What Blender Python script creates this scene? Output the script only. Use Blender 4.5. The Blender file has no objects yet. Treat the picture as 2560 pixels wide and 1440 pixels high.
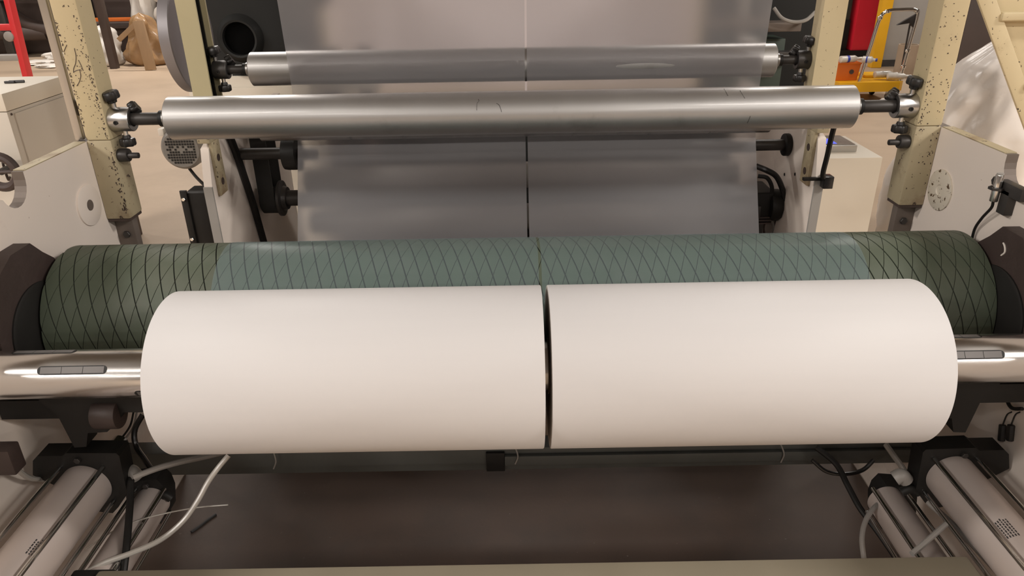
import bpy, bmesh, math, random
from mathutils import Vector, Matrix, noise
random.seed(7)
SC = bpy.context.scene
COL = SC.collection
PI = math.pi

# ------------------------------------------------------------------ camera
CX, YAW, PIT, ROL, FPX, CH = -0.0681, -0.0009, 0.4408, -0.0175, 1826.8, 1.72
_f = Vector((math.sin(YAW)*math.cos(PIT), math.cos(YAW)*math.cos(PIT), -math.sin(PIT)))
_r = Vector((math.cos(YAW), -math.sin(YAW), 0.0))
_u = _r.cross(_f)
_r, _u = math.cos(ROL)*_r + math.sin(ROL)*_u, -math.sin(ROL)*_r + math.cos(ROL)*_u
CAM = Vector((CX, 0.0, CH))
cd = bpy.data.cameras.new('camera'); cam = bpy.data.objects.new('camera', cd); COL.objects.link(cam)
cd.sensor_width = 36.0; cd.lens = FPX/2560*36.0; cd.clip_start = 0.05; cd.clip_end = 100
cam.matrix_world = Matrix(((_r.x, _u.x, -_f.x, CAM.x), (_r.y, _u.y, -_f.y, CAM.y), (_r.z, _u.z, -_f.z, CAM.z), (0, 0, 0, 1)))
SC.camera = cam
SC.view_settings.view_transform = 'Standard'; SC.view_settings.look = 'None'
SC.view_settings.gamma = 1.0; SC.view_settings.use_curve_mapping = False
SC.view_settings.exposure = 0.03
cy_ = SC.cycles
cy_.max_bounces = 6; cy_.diffuse_bounces = 3; cy_.glossy_bounces = 3; cy_.transmission_bounces = 5; cy_.transparent_max_bounces = 8
cy_.caustics_reflective = False; cy_.use_adaptive_sampling = True; cy_.adaptive_threshold = .03; cy_.sample_clamp_indirect = 6.0

# ------------------------------------------------------------------ world, hall lamps and added side lamps
w = bpy.data.worlds.new('hall_air'); SC.world = w; w.use_nodes = True
w.node_tree.nodes['Background'].inputs[0].default_value = (0.9, 0.85, 0.8, 1)
w.node_tree.nodes['Background'].inputs[1].default_value = 0.0
def lamp(x, y, z, sx, sy, watt, col=(1, .935, .87)):
    l = bpy.data.lights.new('overhead_light', 'AREA'); l.shape = 'RECTANGLE'; l.size = sx; l.size_y = sy
    l.energy = watt; l.color = col
    o = bpy.data.objects.new('overhead_light', l); COL.objects.link(o); o.location = (x, y, z)
LAMP_Z = 5.6
for yy, pw in ((-15.0, 150), (-9.5, 140), (-4.0, 75), (7.0, 115), (12.5, 110)):
    for xx in (-9.0, -3.4, 3.0, 9.0):
        if yy > 12 and xx == -3.4: lamp(-4.4, yy, LAMP_Z, 1.5, .5, pw*3)
        else: lamp(xx, yy, LAMP_Z, 1.5, .5, pw*(1.45 if abs(xx) > 8 else .95))

for xx in (-5.6, 5.3):                       # unseen side lamps added to brighten the inner faces of the plates
    for yy in (-2.2, .8): lamp(xx, yy, 4.6, 1.5, .5, 270)

# ------------------------------------------------------------------ helpers
def at(px, py, ax, val):
    d = _f + ((px-1280)/FPX)*_r + ((720-py)/FPX)*_u
    i = 'XYZ'.index(ax); t = (val-CAM[i])/d[i]
    return CAM + t*d

def finish(bm, smooth=True, ang=35):
    bmesh.ops.recalc_face_normals(bm, faces=bm.faces)
    me = bpy.data.meshes.new('mesh'); bm.to_mesh(me); bm.free()
    if smooth:
        for p in me.polygons: p.use_smooth = True
        me.set_sharp_from_angle(angle=math.radians(ang))
    return me

def obj(name, bm, mat, parent=None, label=None, smooth=True, ang=35):
    if parent is not None:
        bmesh.ops.translate(bm, vec=-world_loc(parent), verts=bm.verts)
    me = finish(bm, smooth, ang); me.name = name
    o = bpy.data.objects.new(name, me); COL.objects.link(o)
    if mat: me.materials.append(M[mat] if isinstance(mat, str) else mat)
    if parent is not None: o.parent = parent
    if label: o['label'] = label
    return o
def world_loc(o):
    v = Vector(o.location)
    while o.parent is not None:
        o = o.parent; v += Vector(o.location)
    return v
def tag(o, label, cat, group=None, kind=None):
    if label: o['label'] = label
    if cat: o['category'] = cat
    if group: o['group'] = group
    if kind: o['kind'] = kind
    return o
def thing(name, label, cat, loc=(0, 0, 0), group=None):
    o = bpy.data.objects.new(name, None); COL.objects.link(o); o.location = loc; o.empty_display_size = .05
    return tag(o, label, cat, group)

def bx(bm, x0, x1, y0, y1, z0, z1, bev=0.0, rot=None, seg=2):
    n = len(bm.verts)
    c = Vector(((x0+x1)/2, (y0+y1)/2, (z0+z1)/2))
    r = bmesh.ops.create_cube(bm, size=1.0)
    vs = r['verts']
    bmesh.ops.scale(bm, vec=(abs(x1-x0), abs(y1-y0), abs(z1-z0)), verts=vs)
    if bev > 0:
        es = list({e for v in vs for e in v.link_edges})
        r2 = bmesh.ops.bevel(bm, geom=es, offset=bev, segments=seg, affect='EDGES', profile=.6)
        vs = list({v for f in r2['faces'] for v in f.verts} | {v for v in vs if v.is_valid})
    if rot is not None: bmesh.ops.rotate(bm, cent=(0, 0, 0), matrix=rot, verts=vs)
    bmesh.ops.translate(bm, vec=c, verts=vs)
    return bm
def box(*a, **k): return bx(bmesh.new(), *a, **k)

def frame(d):
    d = d.normalized(); a = Vector((0, 0, 1)) if abs(d.z) < .9 else Vector((1, 0, 0))
    u = d.cross(a).normalized(); return u, d.cross(u).normalized()

def lathe(bm, p0, axis, prof, n=48, lob=None):
    """prof: list of (distance along axis, radius); closes with caps if radius>0 at the ends"""
    p0 = Vector(p0); axis = Vector(axis).normalized(); u, v = frame(axis); rings = []
    for (t, r) in prof:
        if r <= 1e-6: rings.append([bm.verts.new(p0+axis*t)]); continue
        ring = []
        for i in range(n):
            a = 2*PI*i/n; rr = r*(lob(a) if lob else 1.0)
            ring.append(bm.verts.new(p0+axis*t+(u*math.cos(a)+v*math.sin(a))*rr))
        rings.append(ring)
    for A, B in zip(rings, rings[1:]):
        if len(A) == 1 and len(B) == 1: continue
        for i in range(n):
            j = (i+1) % n
            if len(A) == 1: bm.faces.new((A[0], B[i], B[j]))
            elif len(B) == 1: bm.faces.new((A[i], A[j], B[0]))
            else: bm.faces.new((A[i], A[j], B[j], B[i]))
    if len(rings[0]) > 1: bm.faces.new(rings[0])
    if len(rings[-1]) > 1: bm.faces.new(rings[-1])
    return bm
def cyl(bm, p0, p1, r, n=24, bev=0.0, r1=None):
    p0, p1 = Vector(p0), Vector(p1); L = (p1-p0).length; r1 = r if r1 is None else r1
    prof = [(0, r), (L, r1)] if bev <= 0 else [(0, r-bev), (bev*.3, r-bev*.3), (bev, r), (L-bev, r1), (L-bev*.3, r1-bev*.3), (L, r1-bev)]
    return lathe(bm, p0, p1-p0, prof, n)
def rod(p0, p1, r, n=24, bev=0.0, r1=None): return cyl(bmesh.new(), p0, p1, r, n, bev, r1)
def tubeshell(bm, p0, p1, ro, ri, n=48, bev=.0):
    p0, p1 = Vector(p0), Vector(p1); L = (p1-p0).length; axis = (p1-p0)/L; u, v = frame(axis)
    prof = [(0, ri), (0, ro-bev), (bev, ro), (L-bev, ro), (L, ro-bev), (L, ri)]
    rings = [[bm.verts.new(p0+axis*t+(u*math.cos(2*PI*i/n)+v*math.sin(2*PI*i/n))*r) for i in range(n)] for t, r in prof]
    rings.append(rings[0])
    for A, B in zip(rings, rings[1:]):
        for i in range(n):
            j = (i+1) % n; bm.faces.new((A[i], A[j], B[j], B[i]))
    return bm
def prism(bm, pts, vec):
    """pts: list of 3D points of a planar polygon, extruded by vec"""
    vec = Vector(vec); A = [bm.verts.new(Vector(p)) for p in pts]; B = [bm.verts.new(Vector(p)+vec) for p in pts]
    bm.faces.new(A); bm.faces.new(B[::-1]); n = len(A)
    for i in range(n):
        j = (i+1) % n; bm.faces.new((A[i], B[i], B[j], A[j]))
    return bm
def bevel_all(bm, off, seg=2, ang=30):
    es = [e for e in bm.edges if len(e.link_faces) == 2 and e.calc_face_angle(0) > math.radians(ang)]
    bmesh.ops.bevel(bm, geom=es, offset=off, segments=seg, affect='EDGES', profile=.6)
    return bm
def smooth_path(pts, n=8):
    P = [Vector(p) for p in pts]; P = [2*P[0]-P[1]]+P+[2*P[-1]-P[-2]]; out = []
    for i in range(1, len(P)-2):
        for k in range(n):
            t = k/n; a, b, c, d = P[i-1:i+3]
            out.append(.5*((2*b)+(c-a)*t+(2*a-5*b+4*c-d)*t*t+(3*b-a-3*c+d)*t**3))
    out.append(P[-2]); return out
def sweep(bm, pts, r, n=10, caps=True):
    P = [Vector(p) for p in pts]; u = None; rings = []
    for i, p in enumerate(P):
        t = (P[min(i+1, len(P)-1)]-P[max(i-1, 0)]).normalized()
        if u is None: u, _ = frame(t)
        u = (u-t*u.dot(t)).normalized(); v = t.cross(u)
        rr = r(i/(len(P)-1)) if callable(r) else r
        rings.append([bm.verts.new(p+(u*math.cos(2*PI*k/n)+v*math.sin(2*PI*k/n))*rr) for k in range(n)])
    for A, B in zip(rings, rings[1:]):
        for i in range(n):
            j = (i+1) % n; bm.faces.new((A[i], A[j], B[j], B[i]))
    if caps: bm.faces.new(rings[0]); bm.faces.new(rings[-1])
    return bm
def hose(name, pts, r, mat, label, cat='hose', n=10, group=None):
    o = obj(name, sweep(bmesh.new(), smooth_path(pts, 10), r, n), mat); return tag(o, label, cat, group)
def lobed(k, d): return lambda a: 1-d+d*math.cos(k*a)
def knob_bm(c, axis, r, h, k=6, d=.09):
    return lathe(bmesh.new(), c, axis, [(0, 0), (0, r*.45), (h*.25, r*.55), (h*.3, r*.9), (h*.42, r), (h*.85, r), (h*.97, r*.88), (h, r*.6), (h, 0)], 48, lobed(k, d))
def hexbolt(bm, c, axis, r, h): return lathe(bm, c, axis, [(0, r), (h*.85, r), (h, r*.85)], 6)

# ------------------------------------------------------------------ materials
M = {}
def nt(name):
    m = bpy.data.materials.new(name); m.use_nodes = True; t = m.node_tree
    return m, t, t.nodes['Principled BSDF']
def N(t, typ, **k):
    n = t.nodes.new(typ)
    for a, b in k.items(): setattr(n, a, b)
    return n
def mat(name, col, rough=.5, metal=0.0, var=.12, vscale=6, bump=0.0, bscale=60, spec=.5, stretch=None, dirt=None, dscale=4, dlo=.55, dhi=.7,
        chips=None, cscale=40, cth=.62, aniso=0.0, rvar=.1, coat=0.0):
    m, t, b = nt(name); L = t.links.new
    tc = N(t, 'ShaderNodeTexCoord'); src = tc.outputs['Object']
    if stretch:
        mp = N(t, 'ShaderNodeMapping'); mp.inputs['Scale'].default_value = stretch; L(src, mp.inputs[0]); src = mp.outputs[0]
    nz = N(t, 'ShaderNodeTexNoise'); nz.inputs['Scale'].default_value = vscale; nz.inputs['Detail'].default_value = 6; L(src, nz.inputs['Vector'])
    mx = N(t, 'ShaderNodeMix', data_type='RGBA')
    lo = tuple(c*(1-var) for c in col); hi = tuple(min(1, c*(1+var)) for c in col)
    mx.inputs['A'].default_value = (*lo, 1); mx.inputs['B'].default_value = (*hi, 1); L(nz.outputs['Fac'], mx.inputs['Factor'])
    out = mx.outputs['Result']
    def layer(prev, scale, lo_, hi_, c, detail=8, srcv=None, typ='noise'):
        n2 = N(t, 'ShaderNodeTexNoise'); n2.inputs['Scale'].default_value = scale; n2.inputs['Detail'].default_value = detail
        n2.inputs['Roughness'].default_value = .65; L(srcv or tc.outputs['Object'], n2.inputs['Vector'])
        r = N(t, 'ShaderNodeMapRange'); r.inputs['From Min'].default_value = lo_; r.inputs['From Max'].default_value = hi_; L(n2.outputs['Fac'], r.inputs['Value'])
        m2 = N(t, 'ShaderNodeMix', data_type='RGBA'); L(r.outputs[0], m2.inputs['Factor']); L(prev, m2.inputs['A']); m2.inputs['B'].default_value = (*c, 1)
        return m2.outputs['Result'], r.outputs[0]
    if dirt: out, _ = layer(out, dscale, dlo, dhi, dirt)
    if chips: out, cf = layer(out, cscale, cth, cth+.03, chips, 3)
    L(out, b.inputs['Base Color'])
    b.inputs['Metallic'].default_value = metal; b.inputs['Specular IOR Level'].default_value = spec
    b.inputs['Anisotropic'].default_value = aniso; b.inputs['Coat Weight'].default_value = coat; b.inputs['Coat Roughness'].default_value = .10
    rr = N(t, 'ShaderNodeMapRange'); rr.inputs['To Min'].default_value = max(.02, rough-rvar); rr.inputs['To Max'].default_value = min(1, rough+rvar)
    L(nz.outputs['Fac'], rr.inputs['Value']); L(rr.outputs[0], b.inputs['Roughness'])
    if bump > 0:
        bn = N(t, 'ShaderNodeTexNoise'); bn.inputs['Scale'].default_value = bscale; bn.inputs['Detail'].default_value = 4; L(src, bn.inputs['Vector'])
        bp = N(t, 'ShaderNodeBump'); bp.inputs['Strength'].default_value = bump; bp.inputs['Distance'].default_value = .01
        L(bn.outputs['Fac'], bp.inputs['Height']); L(bp.outputs[0], b.inputs['Normal'])
    M[name] = m; return m

RUST = (.06, .03, .015)
mat('cream', (.60, .50, .31), .5, var=.06, vscale=3, chips=(.05, .03, .02), cscale=80, cth=.672, dirt=(.42, .32, .19), dscale=5, dlo=.58, dhi=.8)
mat('cream_dirty', (.44, .37, .24), .5, var=.1, vscale=4, chips=(.05, .03, .02), cscale=70, cth=.645, dirt=(.22, .14, .08), dscale=9, dlo=.52, dhi=.75)
mat('cream_green', (.50, .44, .27), .5, var=.08, vscale=4)
mat('plate_white', (.82, .73, .655), .5, var=.04, vscale=2, chips=(.25, .17, .12), cscale=30, cth=.74, dirt=(.50, .40, .34), dscale=2.5, dlo=.55, dhi=.8)
mat('boss_white', (.66, .60, .50), .5, var=.05, chips=(.10, .06, .03), cscale=75, cth=.60)
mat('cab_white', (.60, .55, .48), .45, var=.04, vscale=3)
mat('cab_white_lit', (.70, .64, .54), .45, var=.04, vscale=3)  # lighter copy of the cabinet white, light put into the colour
mat('edge_steel', (.16, .13, .11), .6, .3, var=.25, vscale=20)
mat('aluminium', (.50, .49, .482), .41, .9, var=.07, vscale=5, bump=.012, bscale=120, stretch=(1, .25, .25), rvar=.04, coat=.35, dirt=(.36, .35, .34), dscale=7, dlo=.60, dhi=.78)
mat('turned_steel', (.50, .49, .48), .30, 1.0, var=.15, vscale=14, stretch=(3, .5, .5), rvar=.08)
mat('chrome_shaft', (.72, .70, .68), .20, 1.0, var=.08, vscale=5, stretch=(.4, 3, 3), rvar=.06)
mat('chrome', (.75, .74, .72), .12, 1.0, var=.05)
mat('dark_steel', (.055, .05, .047), .45, .4, var=.3, vscale=15)
mat('black', (.014, .013, .012), .5, 0, var=.3, vscale=12, spec=.3)
mat('black_gloss', (.015, .014, .014), .25, 0, var=.2)
mat('black_knob', (.020, .018, .017), .35, 0, var=.2)
mat('cast_brown', (.055, .038, .034), .5, .1, var=.35, vscale=8, bump=.25, bscale=25)
mat('groove', (.018, .022, .016), .7)
mat('rubber', (.085, .102, .072), .5, 0, var=.22, vscale=5, dirt=(.125, .125, .10), dscale=3, dlo=.5, dhi=.8, spec=.35)
mat('roll_white', (.665, .648, .645), .55, 0, var=.012, vscale=2, bump=.01, bscale=8, stretch=(1, 30, 30), spec=.25, rvar=.04)
mat('roll_end', (.45, .41, .38), .55, 0, var=.3, vscale=30, stretch=(1, 1, 1))
mat('cardboard', (.36, .27, .19), .8, 0, var=.1, vscale=8)
mat('floor', (.44, .335, .24), .5, 0, var=.12, vscale=.9, dirt=(.34, .255, .18), dscale=.6, dlo=.5, dhi=.75, bump=.04, bscale=40, spec=.4)
mat('floor_shaded', (.085, .058, .046), .62, 0, var=.18, vscale=3, dirt=(.062, .047, .04), dscale=2.2, dlo=.45, dhi=.7, chips=(.35, .32, .29), cscale=75, cth=.745, bump=.05, bscale=60)  # floor colour darkened for the shade under the winder, plus dirt and crumbs
mat('wall', (.30, .275, .26), .8, 0, var=.05)
mat('ceiling', (.15, .14, .13), .85, 0, var=.05)
mat('beam_dark', (.085, .088, .082), .5, .1, var=.2, vscale=10)
mat('beam_cream', (.21, .182, .132), .5, 0, var=.1, vscale=6)
mat('barrel', (.62, .54, .50), .40, .35, var=.06, vscale=5, stretch=(1, .2, 1))
mat('hose_clear', (.45, .42, .38), .2, 0, var=.05, spec=.7)
mat('hose_grey', (.30, .28, .26), .35, 0, var=.1)
mat('guard_grey', (.27, .255, .27), .4, .45, var=.12, vscale=20, stretch=(1, .2, .2))
mat('motor_grey', (.19, .18, .165), .45, .2, var=.12)
mat('casing_black', (.017, .0175, .017), .6, .1, var=.25, spec=.3)
mat('belt', (.022, .021, .019), .7, 0, var=.2)
mat('red', (.70, .035, .04), .4, 0, var=.08)
mat('red_panel', (.80, .022, .045), .45, 0, var=.05)
mat('yellow', (.80, .42, .01), .4, 0, var=.08)
mat('orange', (.62, .14, .015), .4, 0, var=.08)
mat('green_dark', (.04, .058, .045), .5, 0, var=.2)
mat('grey_panel', (.33, .31, .285), .5, 0, var=.1, vscale=4)
mat('brown_dark', (.06, .04, .033), .55, 0, var=.3)
mat('wood', (.34, .22, .12), .65, 0, var=.2, vscale=14, stretch=(1, 1, .2))
mat('bag_brown', (.30, .175, .08), .35, 0, var=.4, vscale=5, bump=.6, bscale=7)
mat('bag_white', (.74, .69, .63), .45, 0, var=.06, vscale=6, bump=.3, bscale=10)
mat('plastic_sheet', (.90, .83, .77), .30, 0, var=.05, vscale=3, bump=.5, bscale=7, spec=.6)
mat('scrap', (.66, .62, .57), .35, 0, var=.12, vscale=10)
mat('bottle_clear', (.62, .58, .52), .15, 0, var=.25, vscale=20)
mat('label_blue', (.03, .05, .35), .4)
mat('teal', (.03, .15, .16), .4)
mat('bezel', (.45, .43, .40), .35, .5, var=.06)
mat('panel_face', (.24, .21, .18), .3, 0, var=.25, vscale=12)
mat('print_black', (.03, .028, .028), .5)
mat('strip_grey', (.17, .16, .155), .6, .4, var=.15)
mat('void', (.003, .003, .003), .9, spec=.05)
m_, t_, b_ = nt('screen'); b_.inputs['Base Color'].default_value = (.05, .06, .3, 1); b_.inputs['Emission Color'].default_value = (.10, .13, .9, 1); b_.inputs['Emission Strength'].default_value = .9; M['screen'] = m_

def film_mat(name, haze, body, tint, milk, gmin, gmax, grough):
    """thin milky film: haze = scattering share of the see-through part, body = milky share"""
    m = bpy.data.materials.new(name); m.use_nodes = True; t = m.node_tree; L = t.links.new
    t.nodes.remove(t.nodes['Principled BSDF']); o = t.nodes['Material Output']
    tr = N(t, 'ShaderNodeBsdfTransparent'); tr.inputs[0].default_value = (*tint, 1)
    hz = N(t, 'ShaderNodeBsdfRefraction'); hz.inputs['IOR'].default_value = 1.10; hz.inputs['Roughness'].default_value = .52; hz.inputs[0].default_value = (*tint, 1)
    df = N(t, 'ShaderNodeBsdfDiffuse'); df.inputs[0].default_value = (*milk, 1)
    tl = N(t, 'ShaderNodeBsdfTranslucent'); tl.inputs[0].default_value = (*milk, 1)
    gl = N(t, 'ShaderNodeBsdfGlossy'); gl.inputs['Roughness'].default_value = grough; gl.inputs[0].default_value = (.95, .93, .93, 1)
    a = N(t, 'ShaderNodeMixShader'); a.inputs[0].default_value = haze; L(tr.outputs[0], a.inputs[1]); L(hz.outputs[0], a.inputs[2])
    b = N(t, 'ShaderNodeMixShader'); b.inputs[0].default_value = .5 if haze > 0 else 0.0; L(df.outputs[0], b.inputs[1]); L(tl.outputs[0], b.inputs[2])
    c = N(t, 'ShaderNodeMixShader'); c.inputs[0].default_value = body; L(a.outputs[0], c.inputs[1]); L(b.outputs[0], c.inputs[2])
    fr = N(t, 'ShaderNodeLayerWeight'); fr.inputs[0].default_value = .15
    mr = N(t, 'ShaderNodeMapRange'); mr.inputs['To Min'].default_value = gmin; mr.inputs['To Max'].default_value = gmax; L(fr.outputs['Fresnel'], mr.inputs['Value'])
    d = N(t, 'ShaderNodeMixShader'); L(mr.outputs[0], d.inputs[0]); L(c.outputs[0], d.inputs[1]); L(gl.outputs[0], d.inputs[2])
    L(d.outputs[0], o.inputs['Surface']); M[name] = m
film_mat('film', 1.0, .36, (.92, .90, .90), (.56, .55, .57), .022, .25, .34)
film_mat('film_back', 1.0, .92, (.9, .88, .88), (.92, .86, .86), .02, .2, .4)
film_mat('film_on_drum', 0.0, .115, (.84, .93, .95), (.50, .60, .64), .012, .07, .38)

# ------------------------------------------------------------------ hall
def struct(name, bm, m, label):
    o = obj(name, bm, m, smooth=False); tag(o, label, None, kind='structure'); return o
struct('floor', box(-14, 14, -20, 17, -.2, 0), 'floor', 'pale beige worn concrete factory floor')
struct('ceiling', box(-14, 14, -20, 17, 6.2, 6.4), 'ceiling', 'high grey hall ceiling')
struct('wall_back', box(-14, 14, 17, 17.2, 0, 6.2), 'wall', 'far grey hall wall')
struct('wall_front', box(-14, 14, -20.2, -20, 0, 6.2), 'wall', 'grey hall wall behind the viewer')
struct('wall_left', box(-14.2, -14, -20, 17, 0, 6.2), 'wall', 'grey hall wall on the left')
struct('wall_right', box(14, 14.2, -20, 17, 0, 6.2), 'wall', 'grey hall wall on the right')

MC = -0.0575                      # machine centre line
def mir(x): return 2*MC-x
PL, PR = -1.265, 1.15             # inner faces of the winder's side plates
PY, PZ, PRD = 1.3791, .8788, .1779          # film rolls
DY, DZ, DR, DX0, DX1 = 1.7408, .8432, .1837, -1.2113, 1.1002   # rubber drum
AY, AZ, AR, AX0, AX1 = 2.0868, 1.2858, .0597, -1.03, .902      # front guide roller
BY, BZ, BR, BX0, BX1 = 2.609, 1.341, .056, -.955, .845         # rear guide roller

# ------------------------------------------------------------------ dirty floor sheet between the side plates, shade painted into its colour
o = obj('floor_shade_sheet', box(PL+.005, PR-.005, .9, 2.3, 0, .006), 'floor_shaded', smooth=False)
tag(o, 'dark brown floor sheet under the winder, shade painted in, with dirt and pale crumbs', 'floor sheet')

# ------------------------------------------------------------------ winder side plates
def plate_profile():
    pts = [(2.13, .0), (2.13, 1.232), (1.752, 1.232)]
    c = (1.70, 1.215)                     # notch in the top edge
    for k in range(0, 11):
        a = math.radians(-5-150*k/10); pts.append((1.70+.052*math.cos(a), 1.232-.016+.058*math.sin(a)))
    pts += [(1.62, 1.205), (1.45, 1.205), (1.2, 1.0), (.62, 1.0), (.62, 0)]
    return pts
def side_plate(x, s, label):
    root = thing('side_plate', label, 'machine plate', (x, 1.5, 0), 'winder side plates')
    bm = prism(bmesh.new(), [(x, y, z) for y, z in plate_profile()], (s*.03, 0, 0))
    bm.faces.ensure_lookup_table()
    o = obj('plate', bm, 'plate_white', root, smooth=False)
    o.data.materials.append(M['edge_steel'])
    for p in o.data.polygons:
        if abs(p.normal.x) < .5 and p.center.z > .9: p.material_index = 1
    # narrow worn painted strip along the top edge
    obj('top_edge', box(min(x, x+s*.03), max(x, x+s*.03), 1.762, 2.045, 1.232, 1.2345), 'cream_dirty', root, 'scuffed cream top edge')
    return root
spl = side_plate(PL, -1, 'white painted steel side plate of the winder on the left')
spr = side_plate(PR, 1, 'white painted steel side plate of the winder on the right')
def boss(root, x, s, y, z, m):
    bm = lathe(bmesh.new(), (x, y, z), (s, 0, 0), [(0, .058), (.004, .058), (.005, .056), (.005, .016), (.002, .013), (.002, 0)], 48)
    o = obj('round_boss', bm, m, root, 'chipped round cover disc'); return o
boss(spl, PL, 1, 1.98, 1.068, 'plate_white'); boss(spr, PR, -1, 1.985, 1.068, 'boss_white')
obj('hole', lathe(bmesh.new(), (PL+.0052, 1.98, 1.068), (1, 0, 0), [(0, .015), (.0006, .015)], 24), 'edge_steel', spl)
for (yy, zz) in ((1.62, 1.02), (1.80, .96), (1.30, .70), (1.36, .86)):
    obj('screw_hole', lathe(bmesh.new(), (PR-.0006, yy, zz), (1, 0, 0), [(0, .004), (.001, .004)], 12), 'black', spr)
    obj('screw_hole', lathe(bmesh.new(), (PL+.0006, yy+.1, zz-.03), (-1, 0, 0), [(0, .004), (.001, .004)], 12), 'black', spl)

# ------------------------------------------------------------------ winder posts
def post(x0, x1, inner, label):
    root = thing('machine_post', label, 'post', ((x0+x1)/2, 2.09, .995), 'winder posts')
    obj('column', bevel_all(box(x0, x1, 2.05, 2.13, 1.235, 2.6), .006), 'cream', root)
    obj('foot', bevel_all(box(x0, x1, 2.05, 2.13, 1.0, 1.235), .006), 'cream_dirty', root, 'rust-stained lower end of the post')
    obj('end_cap', box(x0+.003, x1-.003, 2.053, 2.127, .992, 1.0), 'brown_dark', root, 'rusty end cap')
    xb = x0 if inner < 0 else x1
    s = 1 if inner < 0 else -1
    obj('bracket', bevel_all(box(min(xb, xb+s*.055), max(xb, xb+s*.055), 2.085, 2.115, .72, .992), .003), 'edge_steel', root, 'dark steel bracket strap')
    bm = bmesh.new(); hexbolt(bm, (xb+s*.03, 2.085, .94), (0, -1, 0), .011, .008); obj('bolt', bm, 'dark_steel', root)
    bm = bmesh.new(); hexbolt(bm, (xb+s*.03, 2.085, .80), (0, -1, 0), .011, .008); obj('bolt', bm, 'dark_steel', root)
    return root
pl_ = post(-1.265, -1.195, -1, 'chipped cream box-section post on the left, carrying the front roller')
pr_ = post(1.078, 1.15, 1, 'chipped cream box-section post on the right, carrying the front roller')
o = obj('steel_rail', bevel_all(box(-1.300, -1.278, 2.06, 2.075, 1.235, 2.6), .002), 'turned_steel', pl_, 'bare steel strip behind the post')
obj('rail_strap', box(-1.300, -1.262, 2.074, 2.10, 1.30, 1.34), 'edge_steel', pl_)

def flecks(root, pts, name='rust_flecks'):
    bm = bmesh.new()
    for (x, y, z, w_, h_) in pts:
        k = random.randint(5, 7); a0 = random.random()*6
        P = [(x+w_*math.cos(a0+2*PI*i/k)*random.uniform(.6, 1.2), y, z+h_*math.sin(a0+2*PI*i/k)*random.uniform(.6, 1.2)) for i in range(k)]
        prism(bm, P, (0, -.0006, 0))
    o = obj(name, bm, 'brown_dark', root, 'dark rust flecks where the paint has chipped', smooth=False); o['kind'] = 'stuff'
F_ = []
for k in range(95):
    z = random.uniform(1.24, 1.58); F_.append((-1.2035+random.gauss(0, .0025), 2.05, z, random.uniform(.0007, .0017), random.uniform(.0009, .0034)))
for k in range(60):
    z = random.gauss(1.38, .07); F_.append((-1.225+random.gauss(0, .013), 2.05, max(1.245, z), random.uniform(.0007, .0018), random.uniform(.0007, .002)))
for k in range(60):
    F_.append((-1.262+abs(random.gauss(0, .003)), 2.05, random.uniform(1.24, 1.55), random.uniform(.0007, .0016), random.uniform(.001, .004)))
for k in range(45):
    F_.append((-1.202+random.gauss(0, .004), 2.05, random.uniform(1.01, 1.2), random.uniform(.0008, .003), random.uniform(.001, .006)))
flecks(pl_, F_)
F_ = [(random.uniform(1.083, 1.146), 2.05, random.uniform(1.05, 1.58), random.uniform(.001, .0024), random.uniform(.001, .003)) for k in range(55)]
F_ += [(1.087+random.gauss(0, .004), 2.05, random.uniform(1.24, 1.36), .0014, .002) for k in range(30)]
flecks(pr_, F_)
for pp in (((186, 122), (190, 140), (189, 158), (184, 172), (184, 182)), ((196, 150), (202, 162), (208, 177)), ((184, 180), (192, 176), (201, 174)), ((199, 174), (202, 190), (198, 205), (192, 215)), ((167, 112), (163, 121), (159, 130))):
    obj('scratch', sweep(bmesh.new(), smooth_path([at(x, y, 'Y', 2.0497) for x, y in pp], 4), .0009, 5), 'brown_dark', pl_, 'dark scratch in the paint')

# ------------------------------------------------------------------ guide rollers and clamps
def guide_roller(y, z, r, x0, x1, sx0, sx1, rs, label, m='aluminium'):
    root = thing('guide_roller', label, 'roller', ((x0+x1)/2, y, z-r))
    bm = lathe(bmesh.new(), (x0, y, z), (1, 0, 0), [(0, r-.012), (.001, r-.004), (.004, r), (x1-x0-.004, r), (x1-x0-.001, r-.004), (x1-x0, r-.012)], 96)
    obj('roller_tube', bm, m, root)
    obj('axle', rod((sx0, y, z), (x0-.001, y, z), rs, 32, .001), 'dark_steel', root)
    obj('axle', rod((x1+.001, y, z), (sx1, y, z), rs, 32, .001), 'dark_steel', root)
    for xa, s in ((x0, -1), (x1, 1)):
        obj('bearing_cap', lathe(bmesh.new(), (xa, y, z), (s, 0, 0), [(0, rs*1.75), (.006, rs*1.75), (.009, rs*1.45), (.016, rs*1.45)], 40), 'turned_steel', root)
        obj('lock_collar', lathe(bmesh.new(), (xa+s*.016, y, z), (s, 0, 0), [(0, rs*1.3), (.012, rs*1.3)], 32), 'black', root)
    return root
guide_roller(AY, AZ, AR, AX0, AX1, -1.175, mir(-1.175), .0175, 'thick brushed aluminium guide roller in front of the hanging film')
guide_roller(BY, BZ, BR, BX0, BX1, -1.07, mir(-1.065), .0155, 'rear aluminium guide roller with the film running down over it')

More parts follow.
